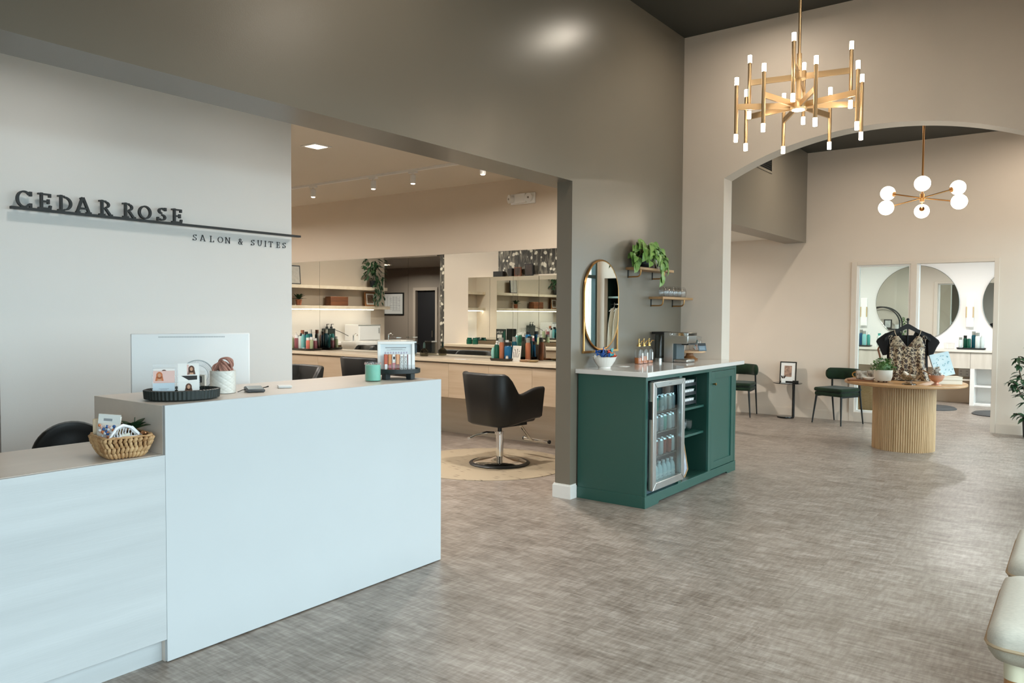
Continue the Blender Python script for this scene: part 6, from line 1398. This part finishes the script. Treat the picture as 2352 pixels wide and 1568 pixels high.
m = MB(); m.box(XS-.014, 1.5, .0, XS-.002, 4.29, .60); struct(m, 'trim_6', mat('suite_back_panel', 'C9B8A2', .5))
m = MB(); m.box(14.45, 1.5, .40, 14.82, 1.85, .42); solo(m, 'foot_ledge', sw, 'small pale wood ledge left of the open shelf unit', 'shelf')
t = thing('power_outlet', 'white double outlet on the panel under the suite counter', 'outlet', (XS-.015, 1.62, .44)); MB().box(-.006, -.08, 0, 0, .08, .13).build('plate', white, t, bevel=.003)
m = MB()
for y in (-.045, .045):
    for z in (.04, .09): m.box(-.0065, y-.012, z-.012, -.005, y-.006, z+.012); m.box(-.0065, y+.006, z-.012, -.005, y+.012, z+.012)
m.build('sockets', ink, t, smooth=False)
for i, (yy, lb, nm) in enumerate(((3.22, 'black tray of green and aqua bottles on the suite counter, seen through the sidelight', 'on the left suite tray'), (1.50, 'black tray of green and white bottles on the suite counter, seen through the doorway', 'on the right suite tray'))):
    tray(14.58, yy, .905, .10, .21, 0, lb, mat('tray_black', '15191A', .3))
    for k, (dy, r, h, bd, cp, st) in enumerate(((.15, .028, .19, clearb, gcap, 'cap'), (.09, .03, .22, dgreen, black, 'cap'), (.03, .03, .21, dgreen, wcap, 'spray'), (-.03, .032, .29, (blue_, navy)[i], gcap, 'cap'), (-.09, .034, .27, (aqua, clearb)[i], gcap, 'cap'), (-.15, .03, .25, (teal_, clearb)[i], wcap, 'pump'))):
        bottle(14.55+.05*(k % 2), yy+dy, .914, r, h, bd, cp, '%s bottle %s' % (['frosted short', 'dark green black capped', 'dark green white topped', 'tall dark blue', 'tall pale', 'tall white pumped'][k], nm), st, 'bottles in the suite')
bottle(14.60, 2.90, .905, .032, .24, clearb, teal_, 'white bottle with a teal pointed cap standing right of the left suite tray', 'spray')
m = MB(); m.lathe((14.6, 1.82, .905), [(.07, 0), (.08, .1), (.076, .1), (1e-5, .09)], 24); solo(m, 'glass_beaker', clear, 'clear low jar on the suite counter left of the bottle tray', 'jar')
for x, y, lb in ((13.62, 1.93, 'round dark floor mat in the suite peeking out right of the table drum'), (13.30, .98, 'round dark floor mat in the suite at the foot of the door frame'), (13.4, 3.35, 'round dark floor mat in the suite behind the sidelight')):
    m = MB(); m.lathe((x, y, 0), [(.36, 0), (.36, .01), (.33, .03), (.1, .045), (1e-5, .05)], 48); solo(m, 'floor_mat', mat('mat_charcoal', '3A3C3D', .6), lb, 'mat', 'dark mats in the suite')
t = thing('laundry_basket', 'tall tan woven basket in the suite behind the sidelight glass', 'basket', (12.7, 2.62, 0), .2)
m = MB(); rows = [[(a*q, b*q, z) for a, b in rrect(.2, .2, .06)] for z, q in ((0, .8), (.2, .9), (.42, 1), (.44, 1.02), (.44, .96), (.1, .8))]; V_ = m.grid(rows, True); m.f(V_[0][::-1]); m.f(V_[-1]); m.build('basket_body', mat('basket_tan', 'B99C74', .7, col2='A18259', vscale=30, stretch=(1, 1, 6), bump=.5, bscale=60), t)
m = MB(); m.torus((0, -.2, .40), .05, .008, 16, 6, (0, 1, 0)); m.build('handle', mat('basket_tan', 'B99C74', .7), t)
# black arched shelf reflected in the round mirror
t = thing('arched_shelf', 'black arched display shelf reflected in the big round mirror', 'shelf', (11.56, 3.55, 0))
m = MB()
for x in (-.14, .14):
    m.tube([(x, -.38, 0), (x, -.38, 1.28)]+[(x, -.38*math.cos(PI*i/20), 1.28+.36*math.sin(PI*i/20)) for i in range(1, 20)]+[(x, .38, 1.28), (x, .38, 0)], .014, 8)
m.build('arch_frame', matblack, t)
for z in (.3, .75, 1.15): MB().box(-.15, -.38, z, .15, .38, z+.025).build('shelf', matblack, t)
t = thing('framed_photo', 'small black framed photo on the arched shelf, seen in the round mirror', 'picture frame', (11.60, 3.42, 1.176), math.radians(90)); t.rotation_euler = (-.12, 0, math.radians(90)); MB().box(-.08, -.008, 0, .08, .008, .20).build('frame', black, t, bevel=.003); MB().box(-.055, -.0095, .025, .055, -.0085, .175).build('print', mat('silver_print', 'BFC1BE', .3, var=.3, vscale=18), t)
t = thing('trailing_ivy', 'light trailing vine on the arched shelf, seen in the round mirror', 'potted plant', (11.56, 3.24, 1.176)); m = MB(); rr = random.Random(9)
for k in range(70): m.leaf((rr.uniform(-.08, .08), -.1+rr.uniform(-.06, .06), .25-.9*k/70), (rr.uniform(-1, 1), rr.uniform(-1, 1), -.5), (1, 0, .4), .05, .03, .2)
m.build('leaves', leafm, t); m = MB(); m.lathe((0, 0, 0), [(.045, 0), (.055, .09), (.05, .09), (1e-5, .08)], 20); m.build('pot', ceramic, t)
m = MB(); m.box(11.92, FY2, .0, 11.94, .58, 2.3); struct(m, 'trim_7', mat('suite_plank_wood', 'B58F62', .5, col2='8F6C44', vscale=3, stretch=(4, .5, 7), detail=6))
# ------------------------------------------------------------ right edge: plant; closet contents; stools
t = thing('leafy_floor_plant', 'dark green leafy plant in a slim black pot at the right edge of the room', 'potted plant', (10.95, .50, 0))
m = MB(); m.lathe((0, 0, 0), [(.055, 0), (.07, .02), (.085, .26), (.08, .26), (1e-5, .24)], 24); m.build('pot', matblack, t)
m = MB(); l2 = MB(); rr = random.Random(12)
stems = [[(0, 0, .2), (.0, .02, .6), (.0, .0, 1.0), (.02, .02, 1.32)], [(0, 0, .2), (-.06, .04, .42), (-.10, .14, .62), (-.12, .20, .70)], [(0, 0, .2), (-.03, .05, .5), (-.05, .12, .8), (-.06, .13, .98)], [(0, 0, .2), (.0, -.05, .5), (.02, -.12, .85)], [(0, 0, .2), (-.05, .06, .26), (-.08, .14, .30)]]
for s_ in stems:
    m.tube(s_, .007, 6)
    for i in range(34 if len(s_) > 3 else 12):
        p = at(s_, rr.uniform(.35, 1)); a = rr.uniform(0, 2*PI); l2.leaf(p, (math.cos(a), math.sin(a)+.2, rr.uniform(-.7, .35)), (rr.uniform(-.3, .3), rr.uniform(-.3, .3), 1), rr.uniform(.08, .12), .045, .35)
m.build('stems', mat('stem_brown', '4A3B28', .7), t); l2.build('leaves', leafd, t, ang=70)
m = MB(); m.box(11.35, -.109, 1.72, 11.859, .584, 1.75); solo(m, 'closet_shelf', mat('closet_shelf_grey', '8FA8A4', .5), 'shelf inside the dark closet, reflected in the gold mirror', 'shelf')
m = MB(); m.cyl((11.45, -.109, 1.62), (11.45, .584, 1.62), .014, n=12); solo(m, 'closet_rail', chrome, 'hanging rail inside the dark closet, reflected in the gold mirror', 'rail')
t = thing('wicker_box', 'lidded wicker box on the closet shelf, reflected in the gold mirror', 'box', (11.6, .2, 1.751)); MB().box(-.14, -.17, 0, .14, .17, .16).build('box_body', mat('wicker_brown', '6E5A45', .7, var=.3, vscale=50), t, bevel=.01); MB().box(-.145, -.175, .16, .145, .175, .19).build('lid', mat('wicker_brown', '6E5A45', .7), t, bevel=.006)
for k, (y, c) in enumerate(((-.05, 'DAD2C2'), (.04, 'CFC4B0'), (.14, 'E3DCCD'))):
    t = thing('hanging_robe', '%s cream robe on the closet rail, reflected in the gold mirror' % ORD[k], 'robe', (11.45, y, 1.60), 0, 'robes in the closet')
    m = MB(); rows = []
    for j in range(14):
        z = -.05-.085*j; wv = .10+.10*min(1, j/3); rows.append([(wv*math.cos(a)*(1+.06*math.sin(5*a+j*.4)), (.03+.012*j/13)*math.sin(a)+.006*math.sin(3*a+j), z) for a in [2*PI*i/24 for i in range(24)]])
    m.grid(rows, True); m.build('robe_cloth', mat('robe_'+c, c, .9, bump=.3, bscale=120), t)
    m = MB(); m.tube([(-.17, 0, -.10), (0, 0, -.03), (.17, 0, -.10)], .006, 6); m.tube([(0, 0, -.03), (0, 0, .03), (.015, 0, .045), (.02, 0, .03)], .003, 6); m.build('hanger', white, t)
def stool(label, x0, rz=0):
    L, Dp, r = .66, .50, .06
    t = thing('upholstered_stool', label, 'stool', (x0+L/2, .225-Dp/2, 0), rz, 'cream upholstered stools')
    m = MB(); rows = []
    for j, (z, q, e) in enumerate(((.435, 1.0, 0), (.46, .995, 0), (.482, .965, 0), (.496, .88, 0), (.502, .7, 0), (.505, .45, 0))): rows.append([(a*q if q > .5 else a*q, b*q, z) for a, b in rrect(L/2, Dp/2, r, 8)])
    V_ = m.grid(rows, True); m.f(V_[-1]); m.build('seat_cushion', linen, t, ang=60)
    m = MB(); rows = [[(a*q, b*q, z) for a, b in rrect(L/2, Dp/2, r, 8)] for z, q in ((.434, 1.0), (.41, .985), (.385, .93), (.365, .80), (.36, .6))]; V_ = m.grid(rows, True); m.f(V_[-1]); m.build('seat_base', mat('linen_shaded_side', 'B2A998', .9, var=.10, vscale=260, bump=.10, bscale=900), t, ang=60)  # same linen in a darker tone: shading of the side put into the colour
    P = rrect(L/2+.002, Dp/2+.002, r, 8); m = MB(); m.tube([perim(P, k, 80)+(.434,) for k in range(80)], .0055, 6, True); m.build('piping', pipe, t)
    for sx in (-1, 1):
        for sy in (-1, 1):
            m = MB(); m.tube([(sx*(L/2-.066), sy*(Dp/2-.075), .33), (sx*(L/2-.03), sy*(Dp/2-.05), 0)], [.026, .015], 16); lg = m.build('leg', legwood, t)
            m = MB(); m.tube([(sx*(L/2-.070), sy*(Dp/2-.077), .375), (sx*(L/2-.065), sy*(Dp/2-.075), .325)], [.031, .028], 16); m.build('leg_collar', mat('collar_cream', 'D5CDB2', .5), lg)
    return t
st0 = stool('cream upholstered stool with honey wood legs, nearest the camera at the right', 2.745)
dup(st0, (3.545+.33, .225-.25, 0), 0, 'cream upholstered stool behind the nearer one, only its corner in view')
